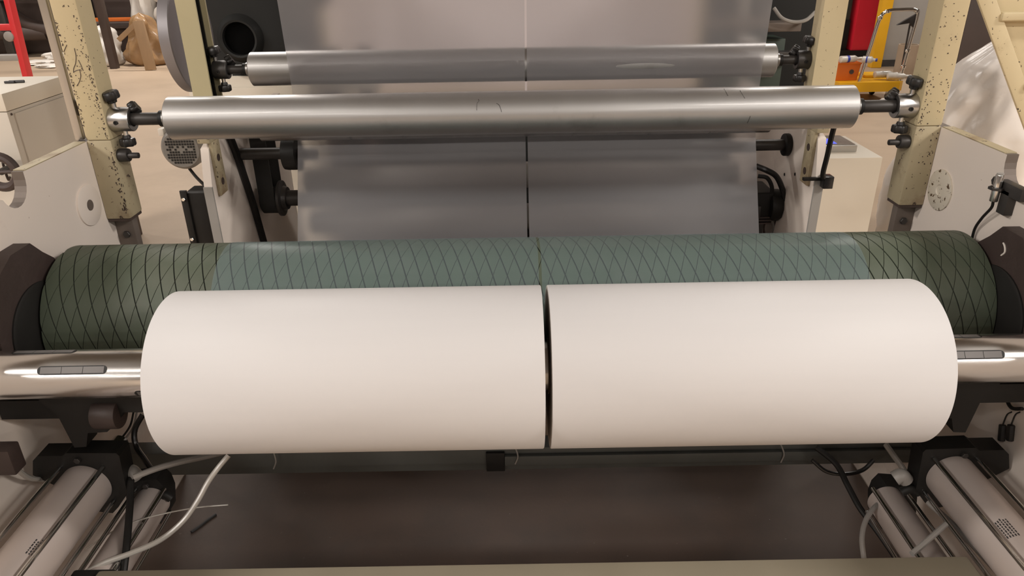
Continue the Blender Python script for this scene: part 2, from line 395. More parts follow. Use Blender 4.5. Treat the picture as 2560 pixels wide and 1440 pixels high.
def clamp(x_post, s, y, z, r, L, label, grp, big=True, m='turned_steel'):
    """s: direction from the post towards the roller"""
    root = thing('roller_clamp', label, 'clamp', (x_post, y, z-r), grp)
    x1 = x_post+s*L
    bm = lathe(bmesh.new(), (x_post, y, z), (s, 0, 0), [(0, r*.96), (.002, r), (L-.002, r), (L, r*.95), (L, r*.62), (L-.008, r*.58), (L-.008, 0)], 48)
    obj('clamp_ring', bm, m, root)
    xm = x_post+s*L*.42
    obj('set_screw', lathe(bmesh.new(), (xm, y-r*.97, z-.003), (0, -1, 0), [(0, .006), (.003, .006), (.003, .003), (.001, .002), (.001, 0)], 16), 'black', root)
    # top star knob
    kz = z+r
    st = rod((xm-s*.012, y, kz-.004), (xm-s*.012, y, kz+.014), .0065, 16); k = obj('star_knob', knob_bm((xm-s*.012, y, kz+.012), (s*-.15, -.1, 1), .026, .034), 'black_knob', root)
    obj('stud', st, 'turned_steel', k)
    # tilted clamp knob behind the ring
    k2 = obj('star_knob', knob_bm((x1-s*.012, y+.012, z+.018), (s*.75, .25, .5), .021, .030, 5, .12), 'black_knob', root)
    # lower knob on a stud
    k3 = obj('star_knob', knob_bm((xm+s*.006, y-.005, z-r-.010), (0, 0, -1), .022, .032), 'black_knob', root)
    obj('stud', rod((xm+s*.006, y-.005, z-r+.004), (xm+s*.006, y-.005, z-r-.013), .0065, 16), 'chrome', k3)
    if big:
        bm = bmesh.new(); cyl(bm, (x_post, y-.012, z-r-.066), (x_post+s*.030, y-.012, z-r-.066), .019, 24, .003)
        k4 = obj('lock_bolt', bm, 'dark_steel', root)
        obj('handle_pin', rod((x_post+s*.024, y-.018, z-r-.066), (x_post+s*.060, y-.018, z-r-.066), .0085, 16, .002), 'dark_steel', k4)
    return root
clamp(-1.195, 1, AY, AZ, .034, .058, 'round steel clamp with black star knobs on the left cream post', 'roller clamps')
clamp(1.078, -1, AY, AZ, .034, .056, 'round steel clamp with black star knobs on the right cream post', 'roller clamps')
clamp(-1.083, 1, BY, BZ, .031, .048, 'dark round clamp holding the left end of the rear roller', 'roller clamps', False, 'dark_steel')
clamp(.967, -1, BY, BZ, .031, .045, 'dark round clamp holding the right end of the rear roller', 'roller clamps', False, 'dark_steel')

def on_cyl(px, py, y, z, r):
    d = _f + ((px-1280)/FPX)*_r + ((720-py)/FPX)*_u; z0 = z-CH
    a = d.y**2+d.z**2; b = d.y*y+d.z*z0; c = y*y+z0*z0-r*r
    return CAM+d*((b-math.sqrt(max(0, b*b-a*c)))/a)
for pp in (((1196, 248), (1197, 253), (1193, 258), (1192, 268), (1192, 276)), ((1241, 258), (1247, 262), (1251, 270), (1254, 280)), ((1810, 222), (1816, 232), (1820, 240)), ((1850, 226), (1856, 236), (1862, 246)), ((1876, 290), (1872, 300), (1868, 308))):
    obj('scuff_mark', sweep(bmesh.new(), smooth_path([on_cyl(x, y, AY, AZ, AR+.0002) for x, y in pp], 4), .0008, 5), 'dark_steel', bpy.data.objects['guide_roller'], 'short dark scuff')

# ------------------------------------------------------------------ rubber drum with a diamond of grooves
drum = thing('rubber_drum', 'green rubber-covered winding drum with diamond grooves', 'drum', ((DX0+DX1)/2, DY, DZ-DR))
def drum_cover():
    bm = bmesh.new(); p = .0353; k = 10*p/(2*PI); gu = .022; gv = .046; G = 4; dep = .0022
    fu, fv = .30, .15
    for m in range(0, 20):
        for s in range(int(2*DX0/p)-3, int(2*DX1/p)+3):
            if (s+m) % 2: continue
            i, j = (s+m)//2, (s-m)//2
            def pt(a, b, r):
                u = i+a+fu; v = j+b+fv
                X = min(max(p*(u+v)/2, DX0), DX1); th = p*(u-v)/(2*k)
                return Vector((X, DY+r*math.cos(th), DZ+r*math.sin(th)))
            cx_ = p*(i+j+1+fu+fv)/2
            if cx_ < DX0-p*.45 or cx_ > DX1+p*.45: continue
            q = [[bm.verts.new(pt(gu+(1-2*gu)*a/G, gv+(1-2*gv)*b/G, DR)) for b in range(G+1)] for a in range(G+1)]
            for a in range(G):
                for b in range(G): bm.faces.new((q[a][b], q[a+1][b], q[a+1][b+1], q[a][b+1]))
            ring = [q[a][0] for a in range(G)]+[q[G][b] for b in range(G)]+[q[G-a][G] for a in range(G)]+[q[0][G-b] for b in range(G)]
            low = []
            for v in ring:
                d = Vector((0, v.co.y-DY, v.co.z-DZ)).normalized(); low.append(bm.verts.new(v.co-d*dep))
            for a in range(len(ring)):
                b = (a+1) % len(ring); bm.faces.new((ring[a], ring[b], low[b], low[a]))
    return bm
bm = drum_cover(); bmesh.ops.remove_doubles(bm, verts=bm.verts, dist=1e-6)
o = obj('rubber_cover', bm, 'rubber', drum, 'green rubber cover cut into diamonds', ang=40)
obj('groove_base', lathe(bmesh.new(), (DX0+.0005, DY, DZ), (1, 0, 0), [(0, DR-.002), (DX1-DX0-.001, DR-.002)], 128), 'groove', drum, 'dark groove floor')
for xe, s in ((DX0, -1), (DX1, 1)):
    obj('end_hub', lathe(bmesh.new(), (xe, DY, DZ), (s, 0, 0), [(0, .165), (.008, .160), (.012, .10), (.045, .09)], 48), 'black', drum)

# bearing housings on the plates beside the drum
def housing(x, s, label):
    root = thing('bearing_housing', label, 'housing', (x, 1.62, .70), 'drum bearing housings')
    prof = [(1.44, .87), (1.45, 1.02), (1.52, 1.065), (1.565, 1.087), (1.64, 1.087), (1.675, 1.05), (1.71, 1.02), (1.725, .98), (1.72, .72), (1.62, .66), (1.48, .70)]
    bm = prism(bmesh.new(), [(x, y, z) for y, z in prof], (s*.040, 0, 0)); bevel_all(bm, .012, 3)
    obj('casting', bm, 'cast_brown', root)
    obj('cap_ring', lathe(bmesh.new(), (x+s*.038, 1.60, .87), (s, 0, 0), [(0, .125), (.006, .125), (.009, .118)], 48), 'black', root)
    return root
housing(PL, 1, 'dark brown cast bearing housing on the left side plate')
hr = housing(PR, -1, 'dark cast bearing housing on the right side plate')
# small chalk mark on the right casting
bm = sweep(bmesh.new(), smooth_path([(PR-.0405, 1.622, 1.052), (PR-.0415, 1.612, 1.046), (PR-.0415, 1.607, 1.034), (PR-.0410, 1.616, 1.022)], 4), .0022, 6)
obj('chalk_mark', bm, 'bag_white', hr, 'white chalk stroke')

# ------------------------------------------------------------------ film rolls and air shaft
SR = .0535
def film_roll(x0, x1, label):
    root = thing('film_roll', label, 'film roll', ((x0+x1)/2, PY, PZ-PRD), 'white film rolls')
    bm = tubeshell(bmesh.new(), (x0, PY, PZ), (x1, PY, PZ), PRD, SR+.0075, 160, .0015)
    o = obj('wound_film', bm, 'roll_white', root, ang=50)
    o.data.materials.append(M['roll_end'])
    for p in o.data.polygons:
        if abs(p.normal.x) > .9: p.material_index = 1
    obj('core', tubeshell(bmesh.new(), (x0-.002, PY, PZ), (x1+.002, PY, PZ), SR+.0075, SR+.0006, 64), 'cardboard', root)
    return root
film_roll(-.8, -.007, 'thick roll of white plastic film on the left half of the shaft')
film_roll(.007, .8, 'thick roll of white plastic film on the right half of the shaft')

sh = thing('air_shaft', 'polished steel air shaft carrying the two white film rolls', 'shaft', (MC, PY, PZ-SR))
obj('shaft_body', rod((PL+.003, PY, PZ), (PR-.003, PY, PZ), SR, 96), 'chrome_shaft', sh)
def strip(xa, xb, deg, half, r, m, parent, name, cap=True):
    """stadium-shaped patch on the shaft surface"""
    bm = bmesh.new(); a0 = math.radians(deg); hw = half; n = 8
    out = []
    L = [(xb-hw+hw*math.cos(t), hw*math.sin(t)) for t in [(-PI/2+PI*i/n) for i in range(n+1)]] if cap else [(xb, -hw), (xb, hw)]
    R_ = [(xa+hw+hw*math.cos(t), hw*math.sin(t)) for t in [(PI/2+PI*i/n) for i in range(n+1)]] if cap else [(xa, hw), (xa, -hw)]
    loop = L+R_
    def P(x, s, rr): a = a0+s/SR; return Vector((x, PY+rr*math.cos(a), PZ+rr*math.sin(a)))
    top = [bm.verts.new(P(x, s, r)) for x, s in loop]; bot = [bm.verts.new(P(x, s, SR-.002)) for x, s in loop]
    mid = [bm.verts.new(P(x, 0, r)) for x in (xa+hw*.6, xb-hw*.6)]
    bm.faces.new(top)
    bm.verts.remove(mid[0]); bm.verts.remove(mid[1])
    for i in range(len(top)):
        j = (i+1) % len(top); bm.faces.new((top[i], top[j], bot[j], bot[i]))
    return obj(name, bm, m, parent, ang=60)
for (xa, xb, deg) in ((-1.083, -.934, 140), (-1.16, -1.02, 82), (-.885, -.812, 205), (.845, .976, 140), (.82, .95, 82)):
    s = strip(xa, xb, deg, .0095, SR+.0006, 'black', sh, 'strip_seat')
    w3 = (xb-xa-.012)/3
    for q in range(3):
        strip(xa+.006+w3*q+.0006, xa+.006+w3*(q+1)-.0006, deg, .0070, SR+.0011, 'strip_grey', s, 'expansion_strip', False)
obj('valve_nipple', rod((-.862, PY+.02, PZ+SR-.006), (-.862, PY+.024, PZ+SR+.009), .004, 12, .001), 'chrome', sh)

# ------------------------------------------------------------------ hanging film web (two halves)
def film_path():
    P = []
    P.append((2.425, 2.62)); P.append((2.530, 1.554)); P.append((2.5515, 1.341)); P.append((2.560, 1.20))
    c = (2.510, 1.165)
    for k in range(7):
        a = math.radians(4-33*k/6); P.append((c[0]+.0505*math.cos(a), c[1]+.0505*math.sin(a)))
    E_ = (2.186, .574)
    for k in range(9):
        a = math.radians(-28.7-119.4*k/8); P.append((E_[0]+.0505*math.cos(a), E_[1]+.0505*math.sin(a)))
    for k in range(29):
        a = math.radians(31.9+(173.5-31.9)*k/28); P.append((DY+(DR+.0012)*math.cos(a), DZ+(DR+.0012)*math.sin(a)))
    return P
def web(x0, x1, label, wob):
    P = film_path(); bm = bmesh.new(); rows = []; NX = 30; sub = []
    for a, b in zip(P, P[1:]):
        n = max(1, int(math.hypot(b[0]-a[0], b[1]-a[1])/.04))
        for k in range(n): sub.append((a[0]+(b[0]-a[0])*k/n, a[1]+(b[1]-a[1])*k/n))
    sub.append(P[-1]); T = len(sub)
    for i, (y, z) in enumerate(sub):
        on_drum = math.hypot(y-DY, z-DZ) < DR+.004
        sh_ = -.0105 if not on_drum else -.0105*max(0, 1-math.degrees(math.atan2(z-DZ, y-DY))/100)
        row = []
        for q in range(NX+1):
            x = x0+(x1-x0)*q/NX; dy = 0
            if not on_drum: dy = .0025*math.sin(x*9+wob+z*1.7)*math.sin(z*5+x*2)
            row.append(bm.verts.new((x+sh_, y+dy, z)))
        rows.append(row)
    for A, B in zip(rows, rows[1:]):
        for q in range(NX): bm.faces.new((A[q], A[q+1], B[q+1], B[q]))
    o = obj('film_web', bm, 'film', ang=80); tag(o, label, 'film web', 'hanging film webs')
    o.data.materials.append(M['film_on_drum'])
    for p in o.data.polygons:
        if math.hypot(p.center.y-DY, p.center.z-DZ) < DR+.004: p.material_index = 1
    return o
web(-.8, -.0035, 'left half of the translucent grey film hanging behind the rollers', 0)
web(.0035, .8, 'right half of the translucent grey film hanging behind the rollers', 2)
for (yy, zz, l) in ((2.510, 1.165, 'slim hidden idler roller the film bends around'), (2.186, .574, 'low idler roller returning the film to the drum')):
    o = obj('idler_roller', lathe(bmesh.new(), (-.98, yy, zz), (1, 0, 0), [(0, .02), (.06, .02), (.06, .0495), (1.80, .0495), (1.80, .02), (1.86, .02)], 64), 'turned_steel'); tag(o, l, 'roller')

# ------------------------------------------------------------------ lower arms, cross beams and air cylinders
def arm(s, label):
    root = thing('shaft_arm', label, 'arm', (MC+s*.98, 1.42, .60), 'shaft support arms')
    pts = [(95, 999), (144, 1039), (186, 1119), (216, 1117), (219, 1083), (268, 1080), (300, 1050), (307, 1031), (356, 1031), (354, 990)]
    P = [at(x, y, 'Y', 1.40) for x, y in pts]
    P = [Vector((p.x if s < 0 else mir(p.x), p.y, min(p.z, .825))) for p in P]
    bm = prism(bmesh.new(), P, (0, .05, 0)); bevel_all(bm, .003)
    obj('arm_plate', bm, 'black', root)
    c = at(262, 1045, 'Y', 1.39); cx_ = c.x if s < 0 else mir(c.x)
    obj('cam_roller', rod((cx_-.028, 1.405, c.z), (cx_+.03, 1.405, c.z), .034, 32, .004), 'cast_brown', root, 'dark brown cam roller')
    obj('mounting_bar', box(min(MC+s*1.05, MC+s*1.2), max(MC+s*1.05, MC+s*1.2), 1.41, 1.44, .74, .79), 'black', root)
    return root
arm(-1, 'black stepped steel arm under the left end of the shaft')
arm(1, 'black stepped steel arm under the right end of the shaft')

cb = thing('cross_beam', 'dark grey steel cross beam behind and below the film rolls', 'beam', (MC, 1.78, .29))
obj('beam', bevel_all(box(PL, PR, 1.75, 1.81, .292, .372), .004), 'beam_dark', cb)
obj('angle_rail', bevel_all(box(-.10, PR, 1.735, 1.75, .318, .352), .002), 'beam_dark', cb, 'dark angle rail on the right half')
obj('gusset', bevel_all(box(-.155, -.10, 1.738, 1.75, .296, .362), .002), 'black', cb)
for (px, py0, py1) in ((684, 1138, 1172), (1288, 1126, 1160), (1952, 1118, 1156)):
    a, b = at(px, py0-8, 'Y', 1.733), at(px, py1, 'Y', 1.733); m_ = (a+b)/2+Vector((.008, -.004, 0))
    obj('cable_tie', sweep(bmesh.new(), smooth_path([a, m_, b], 5), .0022, 6), 'hose_grey', cb, 'pale cable tie')

tz = at(1200, 1409, 'Y', 1.185).z
fb = obj('tie_tube', bevel_all(box(-.985, .915, 1.12, 1.188, tz-.09, tz), .012, 3), 'beam_cream')
tag(fb, 'cream painted tie beam crossing the bottom edge nearest the viewer', 'beam')

def air_cyl(x, z, y0, y1, r, s, label, head_w):
    """barrel along Y from head at y1 (far) to y0 (near)"""
    root = thing('air_cylinder', label, 'air cylinder', (x, (y0+y1)/2, z-r), 'air cylinders')
    obj('barrel', rod((x, y0, z), (x, y1, z), r, 64), 'barrel', root)
    d = r*1.02
    for (a, b) in ((-1, 1), (1, 1), (-1, -1), (1, -1)):
        obj('tie_rod', rod((x+a*d*.86, y0, z+b*d*.86), (x+a*d*.86, y1, z+b*d*.86), .0055 if r > .04 else .0045, 14), 'chrome', root)
    h = r*1.1
    bm = bevel_all(box(x-h, x+h, y0-.05, y0, z-h, z+h), .006)
    obj('end_cap', bm, 'black', root)
    if r > .05: obj('piston_rod', rod((x, y1+.05, z), (x, y1+.17, z), r*.36, 24), 'chrome', root)
    return root
a1 = air_cyl(-1.105, .552, .72, 1.40, .059, -1, 'large air cylinder with tie rods at the lower left corner', 0)
a2 = air_cyl(-1.000, .440, 1.20, 1.47, .042, -1, 'smaller air cylinder below and right of the left large one', 0)
a3 = air_cyl(1.000, .520, .72, 1.42, .059, 1, 'large air cylinder with tie rods at the lower right corner', 0)
a4 = air_cyl(.905, .375, 1.20, 1.50, .045, 1, 'smaller shaded air cylinder below and left of the right large one', 0)
# printed rating labels on the two large barrels
def print_block(root, x, z, r, y0, deg, rows, n):
    for q in range(rows):
        bm = bmesh.new(); a = math.radians(deg-q*5.5); rr = r+.0006
        yy = y0
        for w_ in range(n):
            L_ = random.uniform(.003, .007); a2_ = a-math.radians(2.6)
            v = [bm.verts.new((x+rr*math.cos(t), y, z+rr*math.sin(t))) for t, y in ((a, yy), (a2_, yy), (a2_, yy+L_), (a, yy+L_))]
            bm.faces.new(v); yy += L_+.002
        obj('print_line', bm, 'print_black', root, smooth=False)
print_block(a1, -1.105, .552, .059, 1.13, 62, 4, 6)
print_block(a3, 1.000, .520, .059, 1.16, 125, 5, 7)

def arch(pts, y, mirror, dz, label, dx=0.0):
    """black cast head bracket that straddles the far end of a cylinder"""
    P = [at(px, py, 'Y', y) for px, py in pts]
    P = [Vector(((mir(p.x) if mirror else p.x)+dx, p.y, p.z+dz)) for p in P]
    cx_ = sum(p.x for p in P)/len(P); zmin = min(p.z for p in P)
    root = thing('cylinder_bracket', label, 'bracket', (cx_, y, zmin), 'cylinder brackets')
    obj('head_casting', bevel_all(prism(bmesh.new(), P, (0, .05, 0)), .005, 2), 'black', root)
    p = P[len(P)//2]
    bm = bmesh.new(); hexbolt(bm, (cx_, y, max(q.z for q in P)-.02), (0, -1, 0), .008, .007); obj('bolt', bm, 'dark_steel', root)
    return root
BIG = [(82, 1188), (82, 1152), (92, 1141), (155, 1140), (165, 1133), (290, 1133), (298, 1140), (314, 1215), (318, 1232), (296, 1268), (282, 1283), (262, 1281), (180, 1270), (140, 1215)]
SMALL = [(312, 1206), (390, 1198), (408, 1215), (418, 1240), (420, 1285), (406, 1309), (394, 1309), (340, 1300), (318, 1270)]
arch(BIG, 1.401, False, 0, 'black cast bracket over the large left air cylinder end')
arch(BIG, 1.421, True, -.030, 'black cast bracket over the large right air cylinder end', .012)
arch(SMALL, 1.471, False, 0, 'black cast bracket over the small left air cylinder end')
arch(SMALL, 1.501, True, -.062, 'black cast bracket over the small right air cylinder end', .02)

# fittings and elbows at the cylinder heads
def elbow(p, q, r, label, col):
    o = obj('hose_fitting', sweep(bmesh.new(), smooth_path([p, (Vector(p)+Vector(q))/2+Vector((0, 0, .012)), q], 6), r, 14), col); tag(o, label, 'fitting', 'hose fittings'); return o
c1 = at(327, 1195, 'Y', 1.43)
elbow(c1+Vector((-.016, .02, 0)), c1+Vector((.020, -.004, .004)), .0165, 'grey hose fitting beside the left large cylinder head', 'hose_grey')
c2 = at(400, 1245, 'Y', 1.46)
elbow(c2, c2+Vector((.028, .0, -.002)), .011, 'black hose fitting on the left small cylinder head', 'black')
c3 = at(2265, 1200, 'Y', 1.44)
elbow(c3, c3+Vector((-.03, .0, .005)), .018, 'grey hose fitting beside the right large cylinder head', 'hose_grey')
c4 = at(2265, 1232, 'Y', 1.43)
elbow(c4+Vector((.03, 0, 0)), c4+Vector((-.012, .0, .002)), .011, 'black lever stub under the right cylinder bracket', 'black')

def A(*pp): return [at(x, y, 'Y', Y) for x, y, Y in pp]
hose('air_hose', A((358, 1035, 1.62), (337, 1075, 1.60), (340, 1115, 1.58), (362, 1150, 1.55), (388, 1190, 1.52), (405, 1225, 1.49), (400, 1245, 1.46)), .0075, 'black_gloss', 'thick black air hose looping below the left roll edge')
hose('air_hose', A((327, 1195, 1.42), (326, 1240, 1.38), (322, 1300, 1.32), (316, 1370, 1.26), (308, 1436, 1.21)), .0085, 'black', 'straight black hose dropping from the left grey fitting')
hose('air_hose', A((335, 1193, 1.40), (390, 1172, 1.42), (450, 1155, 1.46), (520, 1140, 1.52), (600, 1120, 1.6)), .0075, 'hose_grey', 'grey hose running from the left fitting under the film roll')
hose('air_hose', A((572, 1138, 1.40), (545, 1170, 1.38), (520, 1205, 1.36), (492, 1255, 1.33), (455, 1305, 1.30), (400, 1350, 1.27), (330, 1382, 1.24), (260, 1408, 1.22), (200, 1440, 1.20)), .0065, 'hose_clear', 'clear plastic hose hanging in a curve below the left roll')
hose('thin_strand', A((570, 1262, 1.36), (500, 1268, 1.36), (430, 1280, 1.36), (350, 1300, 1.35), (280, 1330, 1.34), (215, 1372, 1.32)), .0018, 'hose_clear', 'thin pale wire crossing the left cylinders', 'wire', 6)
hose('thin_strand', [at(x, y, 'Z', .010) for x, y in ((540, 1286), (520, 1300), (498, 1317), (478, 1330))], .0045, 'black', 'short black strand lying on the dark floor sheet', 'wire', 6)  # short black strand just above the sheet
hose('signal_cable', A((334, 1030, 1.75), (325, 1065, 1.73), (300, 1100, 1.71), (268, 1135, 1.69)), .0028, 'black', 'thin black cable pair on the left plate below the shaft', 'cable', 8)
hose('signal_cable', A((342, 1030, 1.75), (333, 1068, 1.73), (308, 1103, 1.71), (276, 1138, 1.69)), .0028, 'hose_grey', 'thin grey cable beside the black one on the left plate', 'cable', 8)
hose('signal_cable', A((22, 1150, 1.30), (45, 1175, 1.33), (75, 1195, 1.37), (115, 1200, 1.42)), .006, 'hose_clear', 'pale tube on the left plate beside the dark block', 'cable', 8)
hose('air_hose', A((2040, 1118, 1.70), (2090, 1160, 1.66), (2120, 1215, 1.60), (2150, 1270, 1.54), (2195, 1330, 1.48), (2240, 1395, 1.42)), .0085, 'black', 'thick black hose slanting down beside the right small cylinder')
hose('air_hose', A((2030, 1150, 1.70), (2065, 1178, 1.68), (2110, 1185, 1.67), (2155, 1176, 1.67), (2185, 1150, 1.68)), .0060, 'black_gloss', 'black hose sagging in a loop below the right beam end')
hose('air_hose', A((2225, 1245, 1.50), (2190, 1265, 1.46), (2165, 1300, 1.42), (2155, 1345, 1.38), (2160, 1400, 1.34), (2162, 1440, 1.30)), .0065, 'hose_grey', 'grey hose bending down beside the right small cylinder')
hose('air_hose', A((2215, 1112, 1.60), (2235, 1140, 1.56), (2258, 1172, 1.50), (2268, 1195, 1.46)), .0075, 'hose_clear', 'clear hose leading to the right grey fitting')
hose('air_hose', A((2280, 1385, 1.22), (2320, 1350, 1.25), (2365, 1310, 1.28)), .0065, 'hose_grey', 'short grey hose crossing the right small cylinder')
hose('air_hose', A((2320, 1255, 1.40), (2375, 1305, 1.34), (2430, 1360, 1.26), (2500, 1436, 1.18)), .0075, 'hose_grey', 'grey hose running along the right large cylinder')

# dark block at the far left and connectors at the far right
o = obj('stop_block', bevel_all(box(PL, -1.175, 1.295, 1.335, .67, .735), .004), 'cast_brown'); tag(o, 'small dark brown stop block on the left plate', 'block')
hose('sensor_cable', [at(2515, 965, 'X', 1.14), at(2518, 1000, 'X', 1.135), at(2530, 1020, 'X', 1.135), at(2556, 1022, 'X', 1.135)], .0045, 'black', 'black cable bending along the right plate under the shaft', 'cable', 8)
for (xa, l) in ((2507, 'left of two black plug connectors hanging on the right plate'), (2528, 'right of two black plug connectors hanging on the right plate')):
    a, b = at(xa, 1062, 'X', 1.13), at(xa-4, 1102, 'X', 1.13)
    o = thing('plug_connector', l, 'connector', b, 'plug connectors')
    obj('plug_body', rod(b, a, .0085, 8, .002), 'black', o)
    t_ = at(xa+22, 1030, 'X', 1.135); obj('lead', sweep(bmesh.new(), smooth_path([a, (a+t_)/2+Vector((0, .004, .008)), t_], 6), .0018, 6), 'black', o)

# ------------------------------------------------------------------ proximity sensor on the right plate
c = at(2492, 470, 'X', 1.118)
sen = thing('proximity_sensor', 'chrome proximity sensor on a dark bracket at the right plate notch', 'sensor', (PR, c.y, c.z))
ax = (at(2500, 440, 'X', 1.118)-at(2482, 508, 'X', 1.118)).normalized()
obj('sensor_barrel', rod(c-ax*.034, c+ax*.034, .0095, 24, .002), 'chrome', sen)
obj('lock_nut', lathe(bmesh.new(), c-ax*.004, ax, [(0, .0185), (.006, .0185)], 6), 'dark_steel', sen)
obj('sensor_tip', rod(c+ax*.034, c+ax*.037, .008, 24), 'grey_panel', sen)
obj('bracket_arm', bevel_all(box(1.128, PR, c.y-.075, c.y+.015, c.z-.012, c.z+.018, rot=None), .002), 'dark_steel', sen)
obj('bracket_leg', bevel_all(box(1.128, PR, c.y-.035, c.y-.004, c.z-.060, c.z), .002), 'dark_steel', sen)
bm = bmesh.new(); hexbolt(bm, (1.128, c.y+.018, c.z+.012), (-1, 0, 0), .012, .010); obj('bolt', bm, 'dark_steel', sen)
hose('sensor_cable', [c-ax*.034, at(2478, 520, 'X', 1.122), at(2455, 545, 'X', 1.130), at(2437, 572, 'X', 1.138), at(2428, 606, 'X', 1.142)], .0035, 'black', 'thin black cable from the chrome sensor down the right plate', 'cable', 8)

# ------------------------------------------------------------------ rear frame: channel posts and plates
def channel(x0, x1, y0, y1, z0, z1, label):
    root = thing('channel_post', label, 'post', ((x0+x1)/2, (y0+y1)/2, z0), 'rear frame posts')
    t = .008
    pts = [(x0, y0), (x1, y0), (x1, y0+t), (x0+t, y0+t), (x0+t, y1-t), (x1, y1-t), (x1, y1), (x0, y1)]
    bm = prism(bmesh.new(), [(x, y, z0) for x, y in pts], (0, 0, z1-z0)); bevel_all(bm, .002)
    obj('channel', bm, 'cream_green' if x0 < 0 else 'cream', root); return root
channel(-1.150, -1.085, 2.55, 2.645, 1.125, 2.6, 'cream C-channel post of the rear frame on the left')
cp = channel(.967, 1.045, 2.55, 2.62, 1.125, 2.6, 'cream channel post of the rear frame on the right')
for k in range(7):
    obj('slot', box(1.0448, 1.0456, 2.60, 2.612, 1.42+k*.035, 1.44+k*.035), 'black', cp)
obj('dark_strip', box(-1.128, -1.103, 2.629, 2.637, 1.126, 2.6), 'black', bpy.data.objects['channel_post'], 'black strip in the channel')  # black strip added for the dark gap between the flanges
obj('channel_dark_face', box(-1.141, -1.138, 2.559, 2.636, 1.126, 2.6), 'black', bpy.data.objects['channel_post'], 'dark inside of the channel')  # black sheet laid over the inner side of the channel

def rear_plate(x, s, label):
    root = thing('rear_side_plate', label, 'machine plate', (x, 2.9, 0), 'rear side plates')
    pts = [(2.44, 0), (2.44, .98), (2.47, 1.10), (2.56, 1.128), (3.35, 1.128), (3.35, 0)]
    bm = prism(bmesh.new(), [(x, y, z) for y, z in pts], (s*.028, 0, 0)); bevel_all(bm, .002)
    obj('plate', bm, 'plate_white', root)
    obj('front_edge', box(min(x-s*.001, x+s*.029), max(x-s*.001, x+s*.029), 2.432, 2.441, .0, .975), 'grey_panel', root, 'bare grey front edge')
    # worn bracket at the post foot
    obj('foot_bracket', bevel_all(box(min(x, x-s*.012), max(x, x-s*.012), 2.475, 2.545, .93, 1.12), .003), 'cream_dirty', root, 'rusty cream bracket with slots')
    for zz in (1.06, .975):
        obj('slot_hole', lathe(bmesh.new(), (x-s*.0115, 2.51, zz), (-s, 0, 0), [(0, .013), (.0015, .013)], 16), 'brown_dark', root)
    obj('foot_block', bevel_all(box(min(x-s*.012, x+s*.03), max(x-s*.012, x+s*.03), 2.46, 2.54, 1.12, 1.165), .004), 'cream_dirty', root)
    return root
rear_plate(-1.10, -1, 'white side plate of the rear frame on the left, streaked grey')
rp = rear_plate(.985, 1, 'white side plate of the rear frame on the right, rust-marked')
for (yy, zz) in ((2.62, .93), (2.58, .62), (2.72, .90)):
    obj('screw_hole', lathe(bmesh.new(), (.9845, yy, zz), (-1, 0, 0), [(0, .006), (.001, .006)], 12), 'black', rp)

# rear drive on the left: belt, pulleys, shafts
def pulley(x0, x1, y, z, r, label, m='dark_steel'):
    bm = lathe(bmesh.new(), (x0, y, z), (1, 0, 0), [(0, .02), (0, r), (.004, r), (.008, r-.008), (x1-x0-.008, r-.008), (x1-x0-.004, r), (x1-x0, r), (x1-x0, .02)], 48)
    o = obj('belt_pulley', bm, m); tag(o, label, 'pulley', 'belt pulleys'); return o
YB = 2.78
zt = at(650, 200, 'Y', YB).z; zb = at(690, 545, 'Y', YB).z
bx0, bx1 = at(634, 430, 'Y', YB).x, at(673, 430, 'Y', YB).x
yc = YB+.07
def belt():
    bm = bmesh.new(); n = 24; r = .06; zt2 = 1.11; zb2 = zb+.06; loop = []
    for k in range(n+1): a = PI*k/n; loop.append((yc-r*math.cos(a), zt2+r*math.sin(a)))
    for k in range(n+1): a = PI+PI*k/n; loop.append((yc-r*math.cos(a), zb2+r*math.sin(a)))
    o_ = [[bm.verts.new((x, y, z)) for y, z in loop] for x in (bx0, bx1)]
    ci = ((yc, 0))
    inn = []
    for x in (bx0, bx1):
        row = []
        for i, (y, z) in enumerate(loop):
            cz = zt2 if i <= n else zb2; d = Vector((y-yc, z-cz)).normalized(); row.append(bm.verts.new((x, y-d.x*.006, z-d.y*.006)))
        inn.append(row)
    m = len(loop)
    for i in range(m):
        j = (i+1) % m
        bm.faces.new((o_[0][i], o_[0][j], o_[1][j], o_[1][i])); bm.faces.new((inn[0][i], inn[1][i], inn[1][j], inn[0][j]))
        bm.faces.new((o_[0][i], inn[0][i], inn[0][j], o_[0][j])); bm.faces.new((o_[1][i], o_[1][j], inn[1][j], inn[1][i]))
    return bm
tag(obj('drive_belt', belt(), 'belt'), 'wide black drive belt running vertically behind the left plate', 'belt')
pb = pulley(bx0-.004, bx1+.004, yc, zb+.06, .055, 'dark lower pulley inside the black belt')
pt_ = pulley(bx0-.004, bx1+.004, yc, 1.11, .055, 'dark upper pulley of the black belt')
q = at(680, 510, 'Y', YB); o = obj('drive_flange', lathe(bmesh.new(), (bx1+.006, yc, zb+.06), (1, 0, 0), [(0, .072), (.01, .072), (.014, .05), (.03, .045), (.03, .032), (.20, .032)], 48), 'dark_steel'); tag(o, 'black round flange and stub shaft at the foot of the belt', 'flange')
q = at(650, 381, 'Y', 2.72)
o = thing('drive_shaft', 'black horizontal shaft crossing in front of the belt with a round disc', 'shaft', q)
obj('shaft', rod((-1.10, 2.70, q.z), (-.80, 2.70, q.z), .022, 24), 'dark_steel', o)
x7 = at(712, 385, 'Y', 2.70).x; obj('disc', lathe(bmesh.new(), (x7, 2.70, q.z), (1, 0, 0), [(0, .03), (0, .060), (.012, .062), (.05, .062), (.05, .03)], 48), 'black', o)
q = at(1945, 362, 'Y', 2.72)
o = thing('drive_shaft', 'black horizontal shaft with flange in the right rear plate', 'shaft', q)
